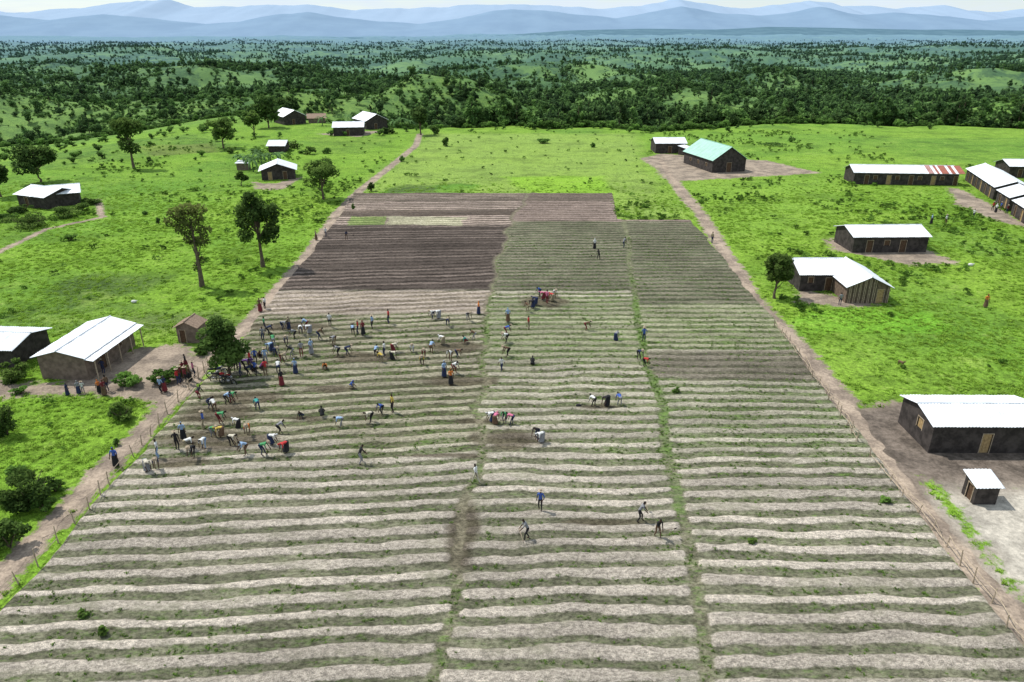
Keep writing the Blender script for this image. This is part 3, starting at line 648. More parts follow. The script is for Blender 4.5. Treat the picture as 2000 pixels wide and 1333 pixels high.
def house(name,A,B,depth,wh,kind='gx',rh=1.0,oh=.35,wm=m_wall,rm=m_tin,front=(),leftw=(),rightw=(),L=None,ang=None,porch=None,rust=None):
    """A,B: front-left and front-right ground corners (x,y). kind gx ridge parallel to front, gy gable on front, mono."""
    ax,ay=A
    if ang is None: ang=math.atan2(B[1]-ay,B[0]-ax); L=math.hypot(B[0]-ax,B[1]-ay)
    root=empty(name,(ax,ay,h1(ax,ay)-.05),ang)
    w=MB(); I=Matrix.Identity(4); th=.16
    wall(w,L,wh,I,wm,front); 
    wall(w,L,wh,Matrix.Translation((L,depth,0))@Matrix.Rotation(math.pi,4,'Z'),wm)
    ML=Matrix.Translation((0,depth-th,0))@Matrix.Rotation(-math.pi/2,4,'Z'); wall(w,depth-2*th,wh,ML,wm,leftw)
    MR=Matrix.Translation((L,th,0))@Matrix.Rotation(math.pi/2,4,'Z'); wall(w,depth-2*th,wh,MR,wm,rightw)
    r=MB()
    def tri(p,q,t,dv):   # gable prism
        p,q,t,dv=map(Vector,(p,q,t,dv)); w.add([p,q,t,p+dv,q+dv,t+dv],[(0,1,2),(5,4,3),(0,3,4,1),(1,4,5,2),(2,5,3,0)],wm)
    z0=wh+.02
    if kind=='gx':
        tri((0,0,wh),(0,depth,wh),(0,depth/2,wh+rh),(th,0,0)); tri((L-th,0,wh),(L-th,depth,wh),(L-th,depth/2,wh+rh),(th,0,0))
        s=math.hypot(depth/2,rh); sy=(depth/2)/s; sz=rh/s; W=s+oh
        corr(r,(-oh,-oh*sy,z0+.04-oh*sz),(1,0,0),(0,sy,sz),L+2*oh,W,I,rm); corr(r,(-oh,depth+oh*sy,z0+.04-oh*sz),(1,0,0),(0,-sy,sz),L+2*oh,W-.01,I,rm)
        r.tube([(-oh,depth/2,z0+rh+.06),(L+oh,depth/2,z0+rh+.06)],.07,rm,6)
        for i in range(int(L/1.2)+1): r.box(i*1.2,i*1.2+.07,-oh*.8*sy,0.0-.004,z0-oh*sz-.03,z0-oh*sz+.03,m_wood)
    elif kind=='gy':
        tri((0,0,wh),(L,0,wh),(L/2,0,wh+rh),(0,th,0)); tri((0,depth-th,wh),(L,depth-th,wh),(L/2,depth-th,wh+rh),(0,th,0))
        s=math.hypot(L/2,rh); sx=(L/2)/s; sz=rh/s; W=s+oh
        corr(r,(-oh*sx,-oh,z0+.04-oh*sz),(0,1,0),(sx,0,sz),depth+2*oh,W,I,rm); corr(r,(L+oh*sx,-oh,z0+.04-oh*sz),(0,1,0),(-sx,0,sz),depth+2*oh,W-.01,I,rm)
        r.tube([(L/2,-oh,z0+rh+.06),(L/2,depth+oh,z0+rh+.06)],.07,rm,6)
    elif kind=='mono':
        for xx in (0,L-th): w.add([Vector(p)+Vector((xx,0,0)) for p in [(0,0,wh),(0,depth,wh),(0,depth,wh+rh),(th,0,wh),(th,depth,wh),(th,depth,wh+rh)]],[(0,1,2),(5,4,3),(0,3,4,1),(1,4,5,2),(2,5,3,0)],wm)
        w.box(th,L-th,depth-th,depth,wh,wh+rh,wm)
        s=math.hypot(depth,rh); sy=depth/s; sz=rh/s
        corr(r,(-oh,-oh*sy,z0+.04-oh*sz),(1,0,0),(0,sy,sz),L+2*oh,s+2*oh,I,rm)
    if porch:   # posts and roof extension on right side
        pw=porch
        for k in range(5):
            yy=.1+(depth-.2)*k/4; w.tube([(L+pw,yy,0),(L+pw,yy,wh-.35)],.06,m_wood,6)
        corr(r,(L+.25,-oh,z0-.13),(0,1,0),(.985,0,-.17),depth+2*oh,pw,I,rm)
    if rust:
        for (a,b) in rust: 
            s=math.hypot(depth/2,rh); sy=(depth/2)/s; sz=rh/s
            corr(r,(a,-oh*sy,z0+.095-oh*sz),(1,0,0),(0,sy,sz),b-a,s+oh-.1,I,m_rust,.01)
    w.obj('walls',root); r.obj('roof',root); return root
D=lambda a,w=.95,h=2.0,m=m_door:(a,a+w,0.0,h,m)
Wn=lambda a,w=.8,z=1.1,h=.8,m=m_doord:(a,a+w,z,z+h,m)
house('mud_house',G(1812,885),G(2040,886),4.8,2.5,'gx',.6,.25,front=[D(3.9,.75,1.75),],leftw=[Wn(2.4,.8,1.2,.9,m_door)])
house('latrine_hut',G(1900,986),G(1944,986),1.4,1.5,'mono',.3,.2,front=[],leftw=[(.3,.9,0,1.3,m_doord)])
house('pole_house',G(1560,569),G(1652,569),6.2,2.3,'gx',1.1,.3,front=[D(3.2,.8,1.8,m_doord),Wn(1.0,.6)],wm=m_wall)
hp=house('pole_house_wing',G(1650,592),G(1733,593),7.6,2.2,'gy',1.2,.35,wm=m_wallp,front=[D(3.6,.8,1.8,m_door)])
pm=MB(); 
Lw=G(1733,593)[0]-G(1650,592)[0]
for i in range(27):
    t=(i+.5)/27*Lw
    if 3.5<t<4.5: continue
    hh=2.2+1.2*(1-abs(t/Lw*2-1)); pm.tube([(t,-.05,0),(t+random.uniform(-.04,.04),-.05,hh-.12)],.05,m_wood if i%3 else m_bark,5)
pm.obj('wall_poles',hp)
house('mud_house',G(1664,494),G(1808,493),6.2,2.5,'gx',.9,.35,front=[D(2.0,.9,1.9,m_doord),D(7.0,.9,1.9,m_doord),Wn(4.6)],wm=m_wall)
ga=G(1390,338); an=math.radians(14)
house('chapel',ga,None,14.5,3.0,'gy',2.8,.4,rm=m_green,ang=an,L=8.6,front=[D(3.7,1.2,2.2,m_doord)],leftw=[Wn(3),Wn(7),Wn(11)])
house('chapel_annex',G(1342,305),G(1354,303),3,1.8,'mono',.5,.2)
house('mud_house',G(1280,300),G(1339,300),7.5,2.7,'gx',1.0,.3,front=[D(3.4,.9,1.9,m_doord)])
sch=[D(2.2+i*4.6,.9,2.0,m_door if i%2 else m_doord) for i in range(5)]
house('school_block',G(1666,360),G(1866,363),6.0,2.6,'gx',1.1,.35,front=sch+[Wn(4.0),Wn(8.6),Wn(13.2),Wn(17.8)],rust=[(15.2,16.2),(16.9,17.4),(17.9,19.3),(19.9,20.7),(21.3,22.6)])
# row of class blocks facing the yard
def block(u0,v0,u1,v1,dp=6.4,nm='school_block'):
    A=G(u0,v0);B=G(u1,v1); L=math.hypot(B[0]-A[0],B[1]-A[1])
    house(nm,A,B,dp,2.6,'gx',1.2,.35,front=[D(1.5+i*3.4,.9,2.0,m_door if i%2 else m_doord) for i in range(int(L/3.4))])
block(1884,352,1938,391); block(1943,397,1967,413); block(1973,419,2060,480)
house('mud_house',G(1968,347),G(2050,348),6,2.6,'gx',1.0,.4,front=[D(2,.9,1.9,m_doord)])
# left side
house('long_mud_house',G(70,408),G(158,400),6,2.5,'gx',1.0,.5,front=[D(3,.9,1.9,m_doord)])
house('mud_house',G(38,403),G(92,410),7,2.4,'gx',1.0,.5,front=[D(2,.9,1.9,m_doord)])
house('mud_house',G(652,266),G(710,265),8,2.7,'gx',1.2,.4,front=[D(4,.9,1.9,m_doord)])
house('mud_house',G(716,254),G(757,251),11,3.0,'gy',1.9,.5,front=[D(3,.9,1.9,m_doord)])
house('mud_house',G(556,245),G(598,242),11,3.0,'gy',1.9,.5,front=[D(3,.9,1.9,m_doord)])
house('mud_house',G(512,353),G(577,350),6.2,2.3,'gy',1.3,.6,front=[D(1.4,.8,1.8,m_door),D(4.6,.8,1.8,m_doord)])
house('small_hut',G(525,298),G(556,298),5,1.9,'gx',1.0,.5)
house('small_hut',G(463,333),G(484,333),2.2,1.7,'mono',.3,.3,wm=m_wall2)
house('small_hut',G(603,241),G(636,240),6,1.8,'gx',1.2,.5,wm=m_wall2,rm=m_thatch)
A=G(84,741); 
house('farm_house',A,None,8.2,2.5,'gy',.6,.4,wm=m_wall2,ang=math.radians(-3),L=4.5,rightw=[D(2,.9,1.9,m_doord),Wn(5,.8)],porch=.9,front=[])
house('farm_house',G(-90,716),None,5.2,2.1,'gx',.6,.4,wm=m_wall,ang=math.radians(-4),L=6.4,front=[D(2,.9,1.8,m_doord)])
house('small_hut',G(349,670),G(389,671),2.0,1.9,'gy',.55,.25,wm=m_wall2,rm=m_thatch,front=[(.3,.9,0,1.5,m_doord)])
# ------------------------------------------------------------ fences
def fence(name,pts,seed,step=1.5,h=1.05):
    r=random.Random(seed); P=resample(pts,step); m=MB(); prev=None
    for i,p in enumerate(P):
        q=p+Vector((r.uniform(-.15,.15),r.uniform(-.15,.15))); hh=h*r.uniform(.75,1.35)
        top=(q.x+r.uniform(-.12,.12),q.y+r.uniform(-.12,.12),hh); m.tube([(q.x,q.y,-.05),((q.x+top[0])/2+r.uniform(-.03,.03),(q.y+top[1])/2,hh/2),top],[.05,.042,.032],m_wood,5)
        cur=[(q.x,q.y,.45+r.uniform(-.1,.1)),(q.x,q.y,.85+r.uniform(-.12,.12))]
        if prev:
            for a,b in zip(prev,cur):
                if r.random()<.93:
                    md=[(a[k]+b[k])/2 for k in range(3)]; md[2]-=r.uniform(0,.08); md[0]+=r.uniform(-.06,.06); m.tube([a,md,b],.032,m_wood,4)
            if r.random()<.25: m.tube([prev[0][:2]+(0,),cur[1]],.02,m_wood,4)
        prev=cur
    return m.obj(name)
fence('pole_fence',GL([(-60,1245),(0,1180),(40,1140),(75,1105),(145,1025),(215,948),(262,892),(310,832),(350,785),(390,742),(418,700)]),1)
fence('pole_fence',GL([(2060,1330),(2010,1275),(1900,1140),(1845,1070),(1790,1000),(1740,945),(1700,895)]),2,1.5,.9)
fence('pole_fence',GL([(1675,865),(1632,800),(1600,755),(1560,700),(1535,665),(1515,640)]),3,1.3,.9)
# ------------------------------------------------------------ people
m_skin=simple('skin',(.075,.042,.028),.55,.1,8,.05); m_hair=simple('hair',(.012,.010,.009),.9,.2,30)
CLO={'white':(.62,.62,.60),'blue':(.05,.10,.34),'navy':(.025,.035,.08),'red':(.42,.035,.035),'pink':(.50,.14,.23),'green':(.06,.25,.10),'teal':(.04,.24,.22),'yellow':(.50,.37,.08),'orange':(.55,.17,.04),'black':(.020,.020,.022),'grey':(.22,.22,.23),'brown':(.13,.08,.05),'khaki':(.26,.22,.14),'lblue':(.25,.36,.52),'purple':(.14,.07,.22),'cream':(.48,.44,.35),'maroon':(.15,.025,.03)}
MC={k:simple('cloth_'+k,c,.85,.2,12,.1) for k,c in CLO.items()}
def ik(a,b,l1,l2,hint):
    a=Vector(a);b=Vector(b);d=b-a;D_=d.length
    if D_>l1+l2-.005: b=a+d.normalized()*(l1+l2-.005); d=b-a; D_=d.length
    t=(l1*l1-l2*l2+D_*D_)/(2*D_); hh=math.sqrt(max(l1*l1-t*t,0)); n_=Vector(hint)-d.normalized()*Vector(hint).dot(d.normalized()); n_.normalize()
    return a+d.normalized()*t+n_*hh,b
def body(pz,py,lean,hL,hR,fL,fR,headup=.3,skirt=False,hat=None,tool=False):
    up=Vector((0,-math.sin(lean),math.cos(lean))); fw=Vector((0,-math.cos(lean),-math.sin(lean)))
    pel=Vector((0,py,pz)); hl=lean*(1-headup); hu=Vector((0,-math.sin(hl),math.cos(hl))); hf=Vector((0,-math.cos(hl),-math.sin(hl)))
    V_=[];R_=[];E=[];lab=[]
    def nd(p,r): V_.append(Vector(p)); R_.append(r if isinstance(r,tuple) else (r,r)); return len(V_)-1
    p0=nd(pel,(.145,.11)); sp=nd(pel+up*.2+fw*-.0,(.125,.095)); ch=nd(pel+up*.40,(.155,.11)); nk=nd(pel+up*.535,(.055,.055))
    nb=V_[nk]; h1_=nd(nb+hu*.09+hf*.015,(.072,.085)); h2=nd(nb+hu*.17+hf*.01,(.078,.092)); h3=nd(nb+hu*.235,(.05,.06))
    for a,b,l in ((p0,sp,'s'),(sp,ch,'s'),(ch,nk,'s'),(nk,h1_,'k'),(h1_,h2,'k'),(h2,h3,'h')): E.append((a,b)); lab.append(l)
    hands=[]
    for sx,hp_ in ((1,hL),(-1,hR)):
        sh=pel+up*.45+Vector((sx*.185,0,0)); el,wr=ik(sh,hp_,.28,.25,(sx*.5,.8,-.2))
        dh=(wr-el).normalized()
        a=nd(sh,.058); b=nd(el,.043); c_=nd(wr,(.03,.03)); d=nd(wr+dh*.085,(.022,.038))
        for q in ((ch,a,'s'),(a,b,'s'),(b,c_,'k'),(c_,d,'k')): E.append(q[:2]); lab.append(q[2])
        hands.append((wr,dh,sx))
    for sx,fp in ((1,fL),(-1,fR)):
        hip=pel+up*-.05+Vector((sx*.09,0,0)); kn,ak=ik(hip,fp,.43,.41,(sx*.15,-1,.1))
        a=nd(hip,.088); b=nd(kn,.058); c_=nd(ak,.04); d=nd(ak+Vector((0,-.15,-.045)),(.04,.028))
        for q in ((p0,a,'p'),(a,b,'p'),(b,c_,'p'),(c_,d,'k')): E.append(q[:2]); lab.append(q[2])
    me=bpy.data.meshes.new('b'); me.from_pydata(V_,E,[]); ob=bpy.data.objects.new('b',me); COL.objects.link(ob)
    md=ob.modifiers.new('s','SKIN'); md.use_smooth_shade=True; sb_=ob.modifiers.new('u','SUBSURF'); sb_.levels=1; sb_.render_levels=1
    for i,sv in enumerate(me.skin_vertices[0].data): sv.radius=R_[i]; sv.use_root=(i==0)
    bpy.context.view_layer.update(); dg=bpy.context.evaluated_depsgraph_get(); ev=bpy.data.meshes.new_from_object(ob.evaluated_get(dg)); bpy.data.objects.remove(ob)
    MATS=[m_skin,MC['white'],MC['navy'],m_hair,m_wood]; mb=MB(); mb.mats=list(MATS)
    key={'k':0,'s':1,'p':2,'h':3}
    mb.v=[tuple(v.co) for v in ev.vertices]
    hc=V_[h2]
    for p in ev.polygons:
        c=p.center; best=1e9;bi=0
        for i,(a,b) in enumerate(E):
            A_=V_[a];B_=V_[b];d=B_-A_;t=max(0,min(1,(c-A_).dot(d)/max(d.dot(d),1e-9))); q=(c-(A_+d*t)).length
            if q<best: best=q;bi=i
        k=key[lab[bi]]
        if lab[bi] in 'kh' and (c-hc).length<.16:
            k=3 if ((c-hc).dot(hu)>.035 or (c-hc).dot(hf)<-.02) else 0
            if hat=='scarf' and k==3: k=1
        mb.f.append(list(p.vertices)); mb.m.append(k)
    bpy.data.meshes.remove(ev)
    # face: nose, ears, eyes, mouth
    X_=Vector((1,0,0))
    mb.ball(hc+hf*.095+hu*-.03,(.013,.018,.018),m_skin,5,4)
    for sx in (-1,1):
        mb.ball(hc+X_*sx*.082+hu*-.02,(.01,.016,.026),m_skin,5,4); mb.ball(hc+hf*.082+X_*sx*.032+hu*.0,(.012,.008,.008),MC['white'],5,4); mb.ball(hc+hf*.088+X_*sx*.032+hu*.0,(.006,.005,.006),m_hair,5,4)
    mb.ball(hc+hf*.083+hu*-.07,(.024,.008,.008),m_hair,5,4)
    # fingers
    for wr,dh,sx in hands:
        pa=wr+dh*.08; sd=dh.cross(Vector((0,-1,0))); sd=(sd if sd.length>.1 else Vector((0,0,1))).normalized(); cu=dh.cross(sd).normalized()
        for i,Lf in enumerate((.07,.08,.075,.058)):
            b0=pa+sd*((i-1.5)*.019); mb.tube([b0-dh*.02,b0+dh*Lf*.5,b0+dh*Lf*.85+cu*.02,b0+dh*Lf+cu*.035],[.009,.009,.008,.006],m_skin,5)
        b0=wr+dh*.035+sd*.03; mb.tube([b0,b0+sd*.03+dh*.03,b0+sd*.035+dh*.06],[.011,.010,.007],m_skin,5)
    def ring_loft(cs,mi):
        vs=[];fs=[];k=12
        for (c,rx,ry) in cs:
            for j in range(k): t=2*math.pi*j/k; vs.append((c[0]+rx*math.cos(t),c[1]+ry*math.sin(t)*(1),c[2]))
        for i in range(len(cs)-1):
            for j in range(k): fs.append((i*k+j,(i+1)*k+j,(i+1)*k+(j+1)%k,i*k+(j+1)%k))
        fs.append(tuple(range(k))); mb.add(vs,fs,MATS[mi])
    if skirt:
        fm=(Vector(fL)+Vector(fR))/2; zt=pz+.06
        cs=[]
        for t,rx,ry in ((0,.165,.14),(.15,.19,.17),(.5,.215,.20),(.8,.24,.23),(1,.255,.25)):
            c=pel.lerp(fm,t); cs.append(((c.x,c.y,zt*(1-t)+.16*t),rx,ry))
        ring_loft(cs,2)
    if hat=='hat':
        c=hc+hu*.055
        mb.ball(c+hu*.01,(.10,.105,.07),m_wood,10,5)
        vs=[];k=14
        for r_ in (.08,.19):
            for j in range(k): t=2*math.pi*j/k; vs.append(c+X_*(r_*math.cos(t))+hf*(r_*math.sin(t))-hu*(.0 if r_<.1 else .03))
        mb.add(vs,[(j,(j+1)%k,k+(j+1)%k,k+j) for j in range(k)],m_wood)
    if tool:
        a=Vector(hands[0][0])+hands[0][1]*.07; b=Vector(hands[1][0])+hands[1][1]*.07; d=(b-a).normalized()
        if d.z>0: d=-d
        top=a-d*.25; bot=top+d*1.25; mb.tube([top,bot],[.016,.016],m_wood,6)
        mb.add([bot+X_*.08,bot-X_*.08,bot-X_*.09+Vector((0,.05,-.17)),bot+X_*.09+Vector((0,.05,-.17)),bot+X_*.08+Vector((0,.012,0)),bot-X_*.08+Vector((0,.012,0)),bot-X_*.09+Vector((0,.062,-.17)),bot+X_*.09+Vector((0,.062,-.17))],[(0,1,2,3),(7,6,5,4),(0,4,5,1),(1,5,6,2),(2,6,7,3),(3,7,4,0)],m_hair)
    return mb.mesh('person_mesh',True)
TPL={
 's':[body(.93,0,.03,(.26,-.08,.80),(-.26,-.05,.79),(.1,0,.075),(-.1,.03,.075),0),
      body(.93,0,.0,(.24,-.22,1.02),(-.27,0,.80),(.12,-.06,.075),(-.1,.08,.075),0,hat='hat'),
      body(.93,0,.03,(.25,-.10,.82),(-.25,-.15,.9),(.08,0,.075),(-.08,.02,.075),0,skirt=True,hat='scarf')],
 'w':[body(.91,0,.10,(.25,.22,.86),(-.25,-.28,.88),(.09,-.30,.075),(-.09,.30,.10),.5)],
 'h':[body(.90,.08,.45,(.10,-.42,.80),(-.10,-.55,.62),(.14,-.12,.075),(-.14,.20,.075),.3,tool=True)],
 'b':[body(.88,.22,1.45,(.16,-.42,.26),(-.14,-.36,.24),(.15,.0,.075),(-.15,.10,.075),.25),
      body(.86,.22,1.25,(.16,-.50,.36),(-.16,-.45,.30),(.12,-.05,.075),(-.12,.16,.075),.3,hat='hat'),
      body(.88,.22,1.50,(.14,-.40,.24),(-.14,-.44,.24),(.11,.05,.075),(-.11,.05,.075),.2,skirt=True,hat='scarf'),
      body(.84,.20,1.05,(.14,-.50,.44),(-.14,-.55,.40),(.15,-.06,.075),(-.13,.15,.075),.3)],
 'c':[body(.28,.14,.75,(.16,-.46,.22),(-.16,-.44,.20),(.15,-.08,.075),(-.15,-.02,.075),.4),
      body(.30,.12,.65,(.12,-.44,.26),(-.14,-.40,.22),(.12,-.06,.075),(-.12,-.04,.075),.4,skirt=True,hat='scarf')]}
tops=['white','white','white','grey','lblue','grey','cream','black','navy','brown','green','navy','orange','khaki','brown','khaki','black','white','maroon','blue','black']
bots=['black','navy','navy','brown','grey','khaki','black','black','maroon','navy']
PR=random.Random(42)
def person(u,v,pose='s',top=None,bot=None,name='farm_worker',scale=None,rz=None,var=None,z=None):
    x,y=G(u,v); inf=(interp(fieldL,y)<x<interp(fieldR,y)) and y<145
    zz=h1(x,y)
    if inf:
        iy=int(np.clip((y-24)/.15,0,len(fy)-1)); ix=int(np.clip((x-XL[iy])/(XR[iy]-XL[iy])*(NX-1),0,NX-1)); zz=float(FZ[iy,ix])-.01
    me=TPL[pose][var if var is not None else PR.randrange(len(TPL[pose]))]
    ob=bpy.data.objects.new(name,me); COL.objects.link(ob); s_=scale or PR.uniform(.94,1.06)
    ob.location=(x,y,zz); ob.scale=(s_,s_,s_); ob.rotation_euler=(0,0,rz if rz is not None else PR.uniform(0,6.28))
    for i,mname in ((1,top or PR.choice(tops)),(2,bot or PR.choice(bots))):
        ob.material_slots[i].link='OBJECT'; ob.material_slots[i].material=MC[mname]
    return ob
W=[(618,470,'s','khaki'),(637,465,'s'),(677,470,'h','navy'),(1161,488,'s','white','black'),(1169,508,'h','black'),(1218,485,'h','grey'),(1390,475,'s','khaki'),
(1053,580,'b','blue'),(1060,588,'b','pink'),(1068,596,'s','pink'),(1078,590,'b','red'),(1083,583,'b','white'),(1040,605,'b','black'),(1030,612,'b','brown'),(1032,645,'s','red','khaki'),(1045,598,'b','navy'),(992,632,'s','lblue'),(990,655,'b','blue'),(988,672,'b','white'),(990,698,'b','brown'),(980,727,'w','white'),(1040,714,'c','black'),(1146,648,'b','brown'),(1203,667,'b','grey'),(1257,668,'s','blue','navy'),(1248,705,'b','navy'),(1260,718,'b','red'),(1158,795,'b','white'),(1184,795,'b','black'),(1209,793,'b','blue'),
(935,615,'s','orange'),(925,665,'b','brown'),(915,630,'b'),(910,672,'c','teal'),(875,640,'b','khaki'),(856,625,'b','white'),(844,625,'b'),(881,753,'s','orange','black'),(868,738,'s','lblue','navy'),(888,732,'b','white'),(880,708,'b','white'),(864,675,'b','white'),(843,690,'b','lblue'),(828,700,'b','brown'),(825,714,'b','yellow'),(805,690,'b','white','white'),(768,704,'b','cream'),(752,700,'s','white'),(735,698,'b','lblue'),(745,710,'b','yellow'),(728,645,'s','lblue'),(710,658,'s','maroon'),(700,655,'s','red'),(690,655,'b'),(680,695,'b','navy'),(660,697,'b'),(652,675,'b','grey'),(645,642,'s','white'),(636,722,'c','orange'),(604,655,'b','white'),(598,645,'b','lblue'),(609,695,'s','lblue'),(590,700,'s','grey'),(588,655,'b','white'),(575,663,'b'),(565,645,'s','khaki'),(555,647,'b'),(560,675,'b','grey'),(535,677,'b'),(527,655,'b'),(518,650,'s'),(515,670,'s'),(540,700,'b'),(553,712,'b','khaki'),(578,732,'s','lblue','navy'),(551,755,'s','black'),(520,715,'s'),(760,635,'s','red'),(686,760,'c','blue'),
(768,808,'s','yellow','black'),(745,812,'b','blue'),(723,828,'b','cream','black'),(665,835,'b','lblue'),(630,817,'c','black'),(590,818,'c','black'),(504,803,'b','teal'),(548,848,'b','grey'),(533,872,'b','white'),(558,888,'b','red'),(517,892,'b','green'),(486,852,'b','orange'),(480,892,'b','lblue'),(465,838,'b','white'),(455,872,'b','cream'),(432,857,'b','yellow'),(418,855,'b'),(433,830,'b','green'),(400,840,'s','blue'),(399,880,'b','white','lblue'),(378,897,'b','black'),(370,882,'b','white'),(348,882,'s','black'),(360,862,'s','lblue'),(311,897,'s','white','lblue'),(308,920,'b','navy'),(290,925,'b','cream'),(706,907,'h','black'),(930,945,'w','white','cream'),(1048,860,'b','black'),(1056,868,'b','white'),(960,825,'b','white'),(968,830,'b','pink'),(985,828,'b','green'),(998,830,'b','pink'),(1055,1000,'s','blue','black'),(1250,1020,'h','grey','black'),(1284,1052,'h','black','brown'),(1028,1055,'h','grey','black'),(420,805,'b','white'),(445,790,'b','lblue'),(455,787,'b','green'),(412,800,'b','navy'),(390,780,'b','black'),
(530,690,'b','lblue'),(545,730,'b','white'),(570,700,'b'),(625,665,'b','brown'),(770,690,'b','cream'),(895,700,'b','brown')]
for w in W: person(*w)
for (u,v) in [(500,712),(490,718),(480,722),(487,735),(472,735),(462,728),(500,735),(512,725),(508,700),(475,712),(520,735),(495,728)]: person(u,v,PR.choice('sscb'),PR.choice(['blue','red','navy','purple','navy','blue','brown']))
kids=[(133,773,.75),(155,770,.8),(163,768,.7),(195,768,.8),(205,773,.95),(211,765,1),(190,727,1),(203,730,.9)]
for u,v,s_ in kids: person(u,v,'s',None,None,'bystander',s_)
for u,v,t in [(228,912,'blue'),(316,768,'lblue'),(323,766,'navy'),(365,722,'black'),(355,747,'maroon'),(349,752,'red'),(365,750,'maroon'),(372,745,'brown'),(360,738,'maroon'),(380,738,'pink'),(509,610,'brown'),(519,605,'white'),(1818,438,'lblue'),(1846,439,'white'),(1900,427,'white'),(1938,412,'red'),(1944,416,'white'),(1953,412,'blue'),(1966,418,'maroon'),(1640,597,'grey'),(1924,601,'orange')]:
    person(u,v,'s',t,None,'bystander')
# ------------------------------------------------------------ motorcycles, goat, sack
m_tyre=simple('tyre_rubber',(.02,.02,.02)); m_metal=simple('steel',(.35,.35,.36),.35,.1,5,.05,.5,.8)
def motorcycle(u,v,rz,cm):
    m=MB()
    for wx in (-.65,.65):
        ring=[(wx+.29*math.cos(t*math.pi/9),0,.31+.29*math.sin(t*math.pi/9)) for t in range(19)]; m.tube(ring,.045,m_tyre,6,False)
        for t in range(8): m.tube([(wx,0,.31),(wx+.27*math.cos(t*math.pi/4),0,.31+.27*math.sin(t*math.pi/4))],.008,m_metal,4)
        m.tube([(wx,-.06,.31),(wx,.06,.31)],.04,m_metal,6)
    m.tube([(.65,.07,.31),(.48,.07,.85),(.42,.07,1.0)],.022,m_metal,5); m.tube([(.65,-.07,.31),(.48,-.07,.85),(.42,-.07,1.0)],.022,m_metal,5)
    m.tube([(.42,-.36,1.08),(.44,-.1,1.02),(.44,.1,1.02),(.42,.36,1.08)],.016,m_metal,5)
    m.tube([(.45,0,.85),(.1,0,.75),(-.3,0,.62),(-.65,0,.33)],.03,m_tyre,5); m.tube([(.42,0,.8),(.2,0,.35),(-.25,0,.3),(-.3,0,.6)],.025,m_tyre,5)
    m.ball((.2,0,.82),(.26,.13,.13),MC[cm],10,6); m.tube([(-.02,0,.83),(-.35,0,.84),(-.72,0,.90)],[.09,.12,.07],m_tyre,8); m.ball((.05,0,.42),(.17,.12,.16),m_metal,8,6)
    m.ball((.55,0,.92),(.09,.09,.09),m_metal,8,5); m.tube([(.05,.13,.3),(-.4,.15,.3),(-.8,.15,.38)],[.03,.04,.045],m_metal,6)
    m.tube([(.65-.3,0,.5),(.65,0,.66),(.9,0,.55)],[.05,.06,.03],MC[cm],5)
    ob=m.obj('motorcycle',None,True); x,y=G(u,v); ob.location=(x,y,h1(x,y)+.03); ob.rotation_euler=(.12,0,rz)
motorcycle(432,745,.2,'red'); motorcycle(447,752,-.3,'black'); motorcycle(425,735,.5,'navy')
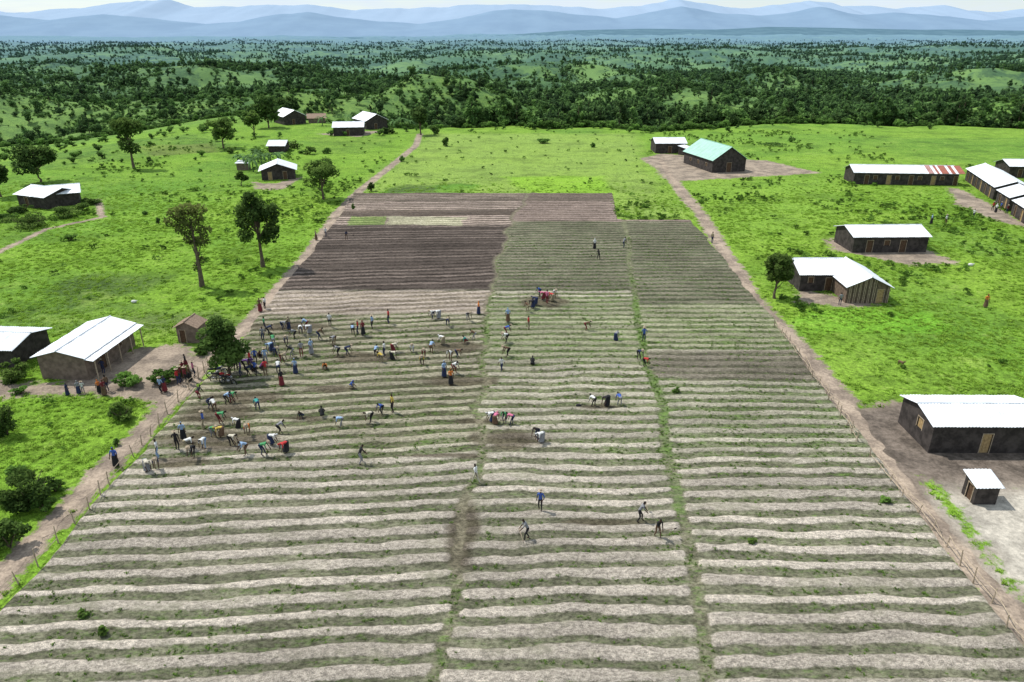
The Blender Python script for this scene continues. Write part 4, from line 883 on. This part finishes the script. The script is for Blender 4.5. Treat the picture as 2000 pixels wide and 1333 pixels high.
def goat(u,v,rz):
    V_=[(0,.28,.52),(0,0,.50),(0,-.30,.54),(0,-.45,.70),(0,-.52,.80),(0,-.66,.74)]; R_=[(.10,.11),(.125,.14),(.115,.14),(.06,.07),(.055,.06),(.03,.03)]
    E=[(1,0),(1,2),(2,3),(3,4),(4,5)]
    for sx in (-1,1):
        b=len(V_); V_+= [(sx*.08,-.28,.42),(sx*.09,-.30,.24),(sx*.09,-.28,.03)]; R_+= [(.045,.05),(.025,.025),(.02,.02)]; E+= [(2,b),(b,b+1),(b+1,b+2)]
        b=len(V_); V_+= [(sx*.08,.26,.42),(sx*.09,.20,.30),(sx*.09,.33,.20),(sx*.09,.31,.03)]; R_+= [(.06,.06),(.035,.04),(.022,.022),(.02,.02)]; E+= [(0,b),(b,b+1),(b+1,b+2),(b+2,b+3)]
        b=len(V_); V_+= [(sx*.12,-.50,.78)]; R_+= [(.015,.02)]; E+= [(4,b)]
    b=len(V_); V_+= [(0,.40,.60)]; R_+= [(.02,.02)]; E+= [(0,b)]
    me=bpy.data.meshes.new('goat'); me.from_pydata(V_,E,[]); ob=bpy.data.objects.new('goat',me); COL.objects.link(ob); ob.modifiers.new('s','SKIN').use_smooth_shade=True; sb_=ob.modifiers.new('u','SUBSURF'); sb_.levels=1
    for i,sv in enumerate(me.skin_vertices[0].data): sv.radius=R_[i]; sv.use_root=(i==1)
    me.materials.append(MC['brown']); x,y=G(u,v); ob.location=(x,y,h1(x,y)); ob.rotation_euler=(0,0,rz); ob.scale=(.85,)*3
goat(1758,715,.3)
def sack(u,v,s_,mn):
    m=MB(); m.ball((0,0,.22),(.42,.26,.24),MC[mn],12,8); m.tube([(.36,0,.3),(.5,.02,.36),(.58,.03,.34)],[.1,.04,.09],MC[mn],8)
    ob=m.obj('sack',None,True); x,y=G(u,v); ob.location=(x,y,h1(x,y)); ob.scale=(s_,)*3
sack(1895,520,.9,'white'); sack(262,592,.8,'white'); sack(1130,795,.6,'black')
# ------------------------------------------------------------ light, sky, camera
sd=Vector((-.86*math.cos(math.radians(57)),.50*math.cos(math.radians(57)),math.sin(math.radians(57)))).normalized()
el=math.asin(sd.z); az=math.atan2(sd.x,sd.y)
wd=bpy.data.worlds.new('World'); S.world=wd; wd.use_nodes=True; nt=wd.node_tree; nt.nodes.clear(); n=N(nt)
sk=n.n('TexSky'); sk.sky_type='NISHITA'; sk.sun_disc=False; sk.sun_elevation=el; sk.sun_rotation=az; sk.altitude=1000; sk.dust_density=.6
bg=n.n('Background'); bg.inputs['Strength'].default_value=.13
tc=n.n('TexCoord'); cl=n.noise(5.0,5,.6,vec=tc.outputs['Generated'],sx=(1,1,6)); cc=n.mix(n.ramp(cl,.40,.58,.5,.95),sk.outputs[0],(5.9,6.7,7.5))
n.l(cc,bg.inputs[0]); wo=n.n('OutputWorld'); n.l(bg.outputs[0],wo.inputs[0])
sl=bpy.data.lights.new('sun','SUN'); sl.energy=4.6; sl.angle=math.radians(.53); sl.color=(1,.965,.90)
so=bpy.data.objects.new('sun',sl); so.rotation_euler=sd.to_track_quat('Z','Y').to_euler(); so.location=(-40,20,80); COL.objects.link(so)
cam=bpy.data.cameras.new('camera'); co=bpy.data.objects.new('camera',cam); COL.objects.link(co); S.camera=co
cam.sensor_width=36; cam.lens=36*F/2000; cam.clip_start=.5; cam.clip_end=90000
co.location=(0,0,H); co.rotation_euler=(math.pi/2-TH,0,0)
S.view_settings.view_transform='Standard'; S.view_settings.look='None'; S.view_settings.exposure=0
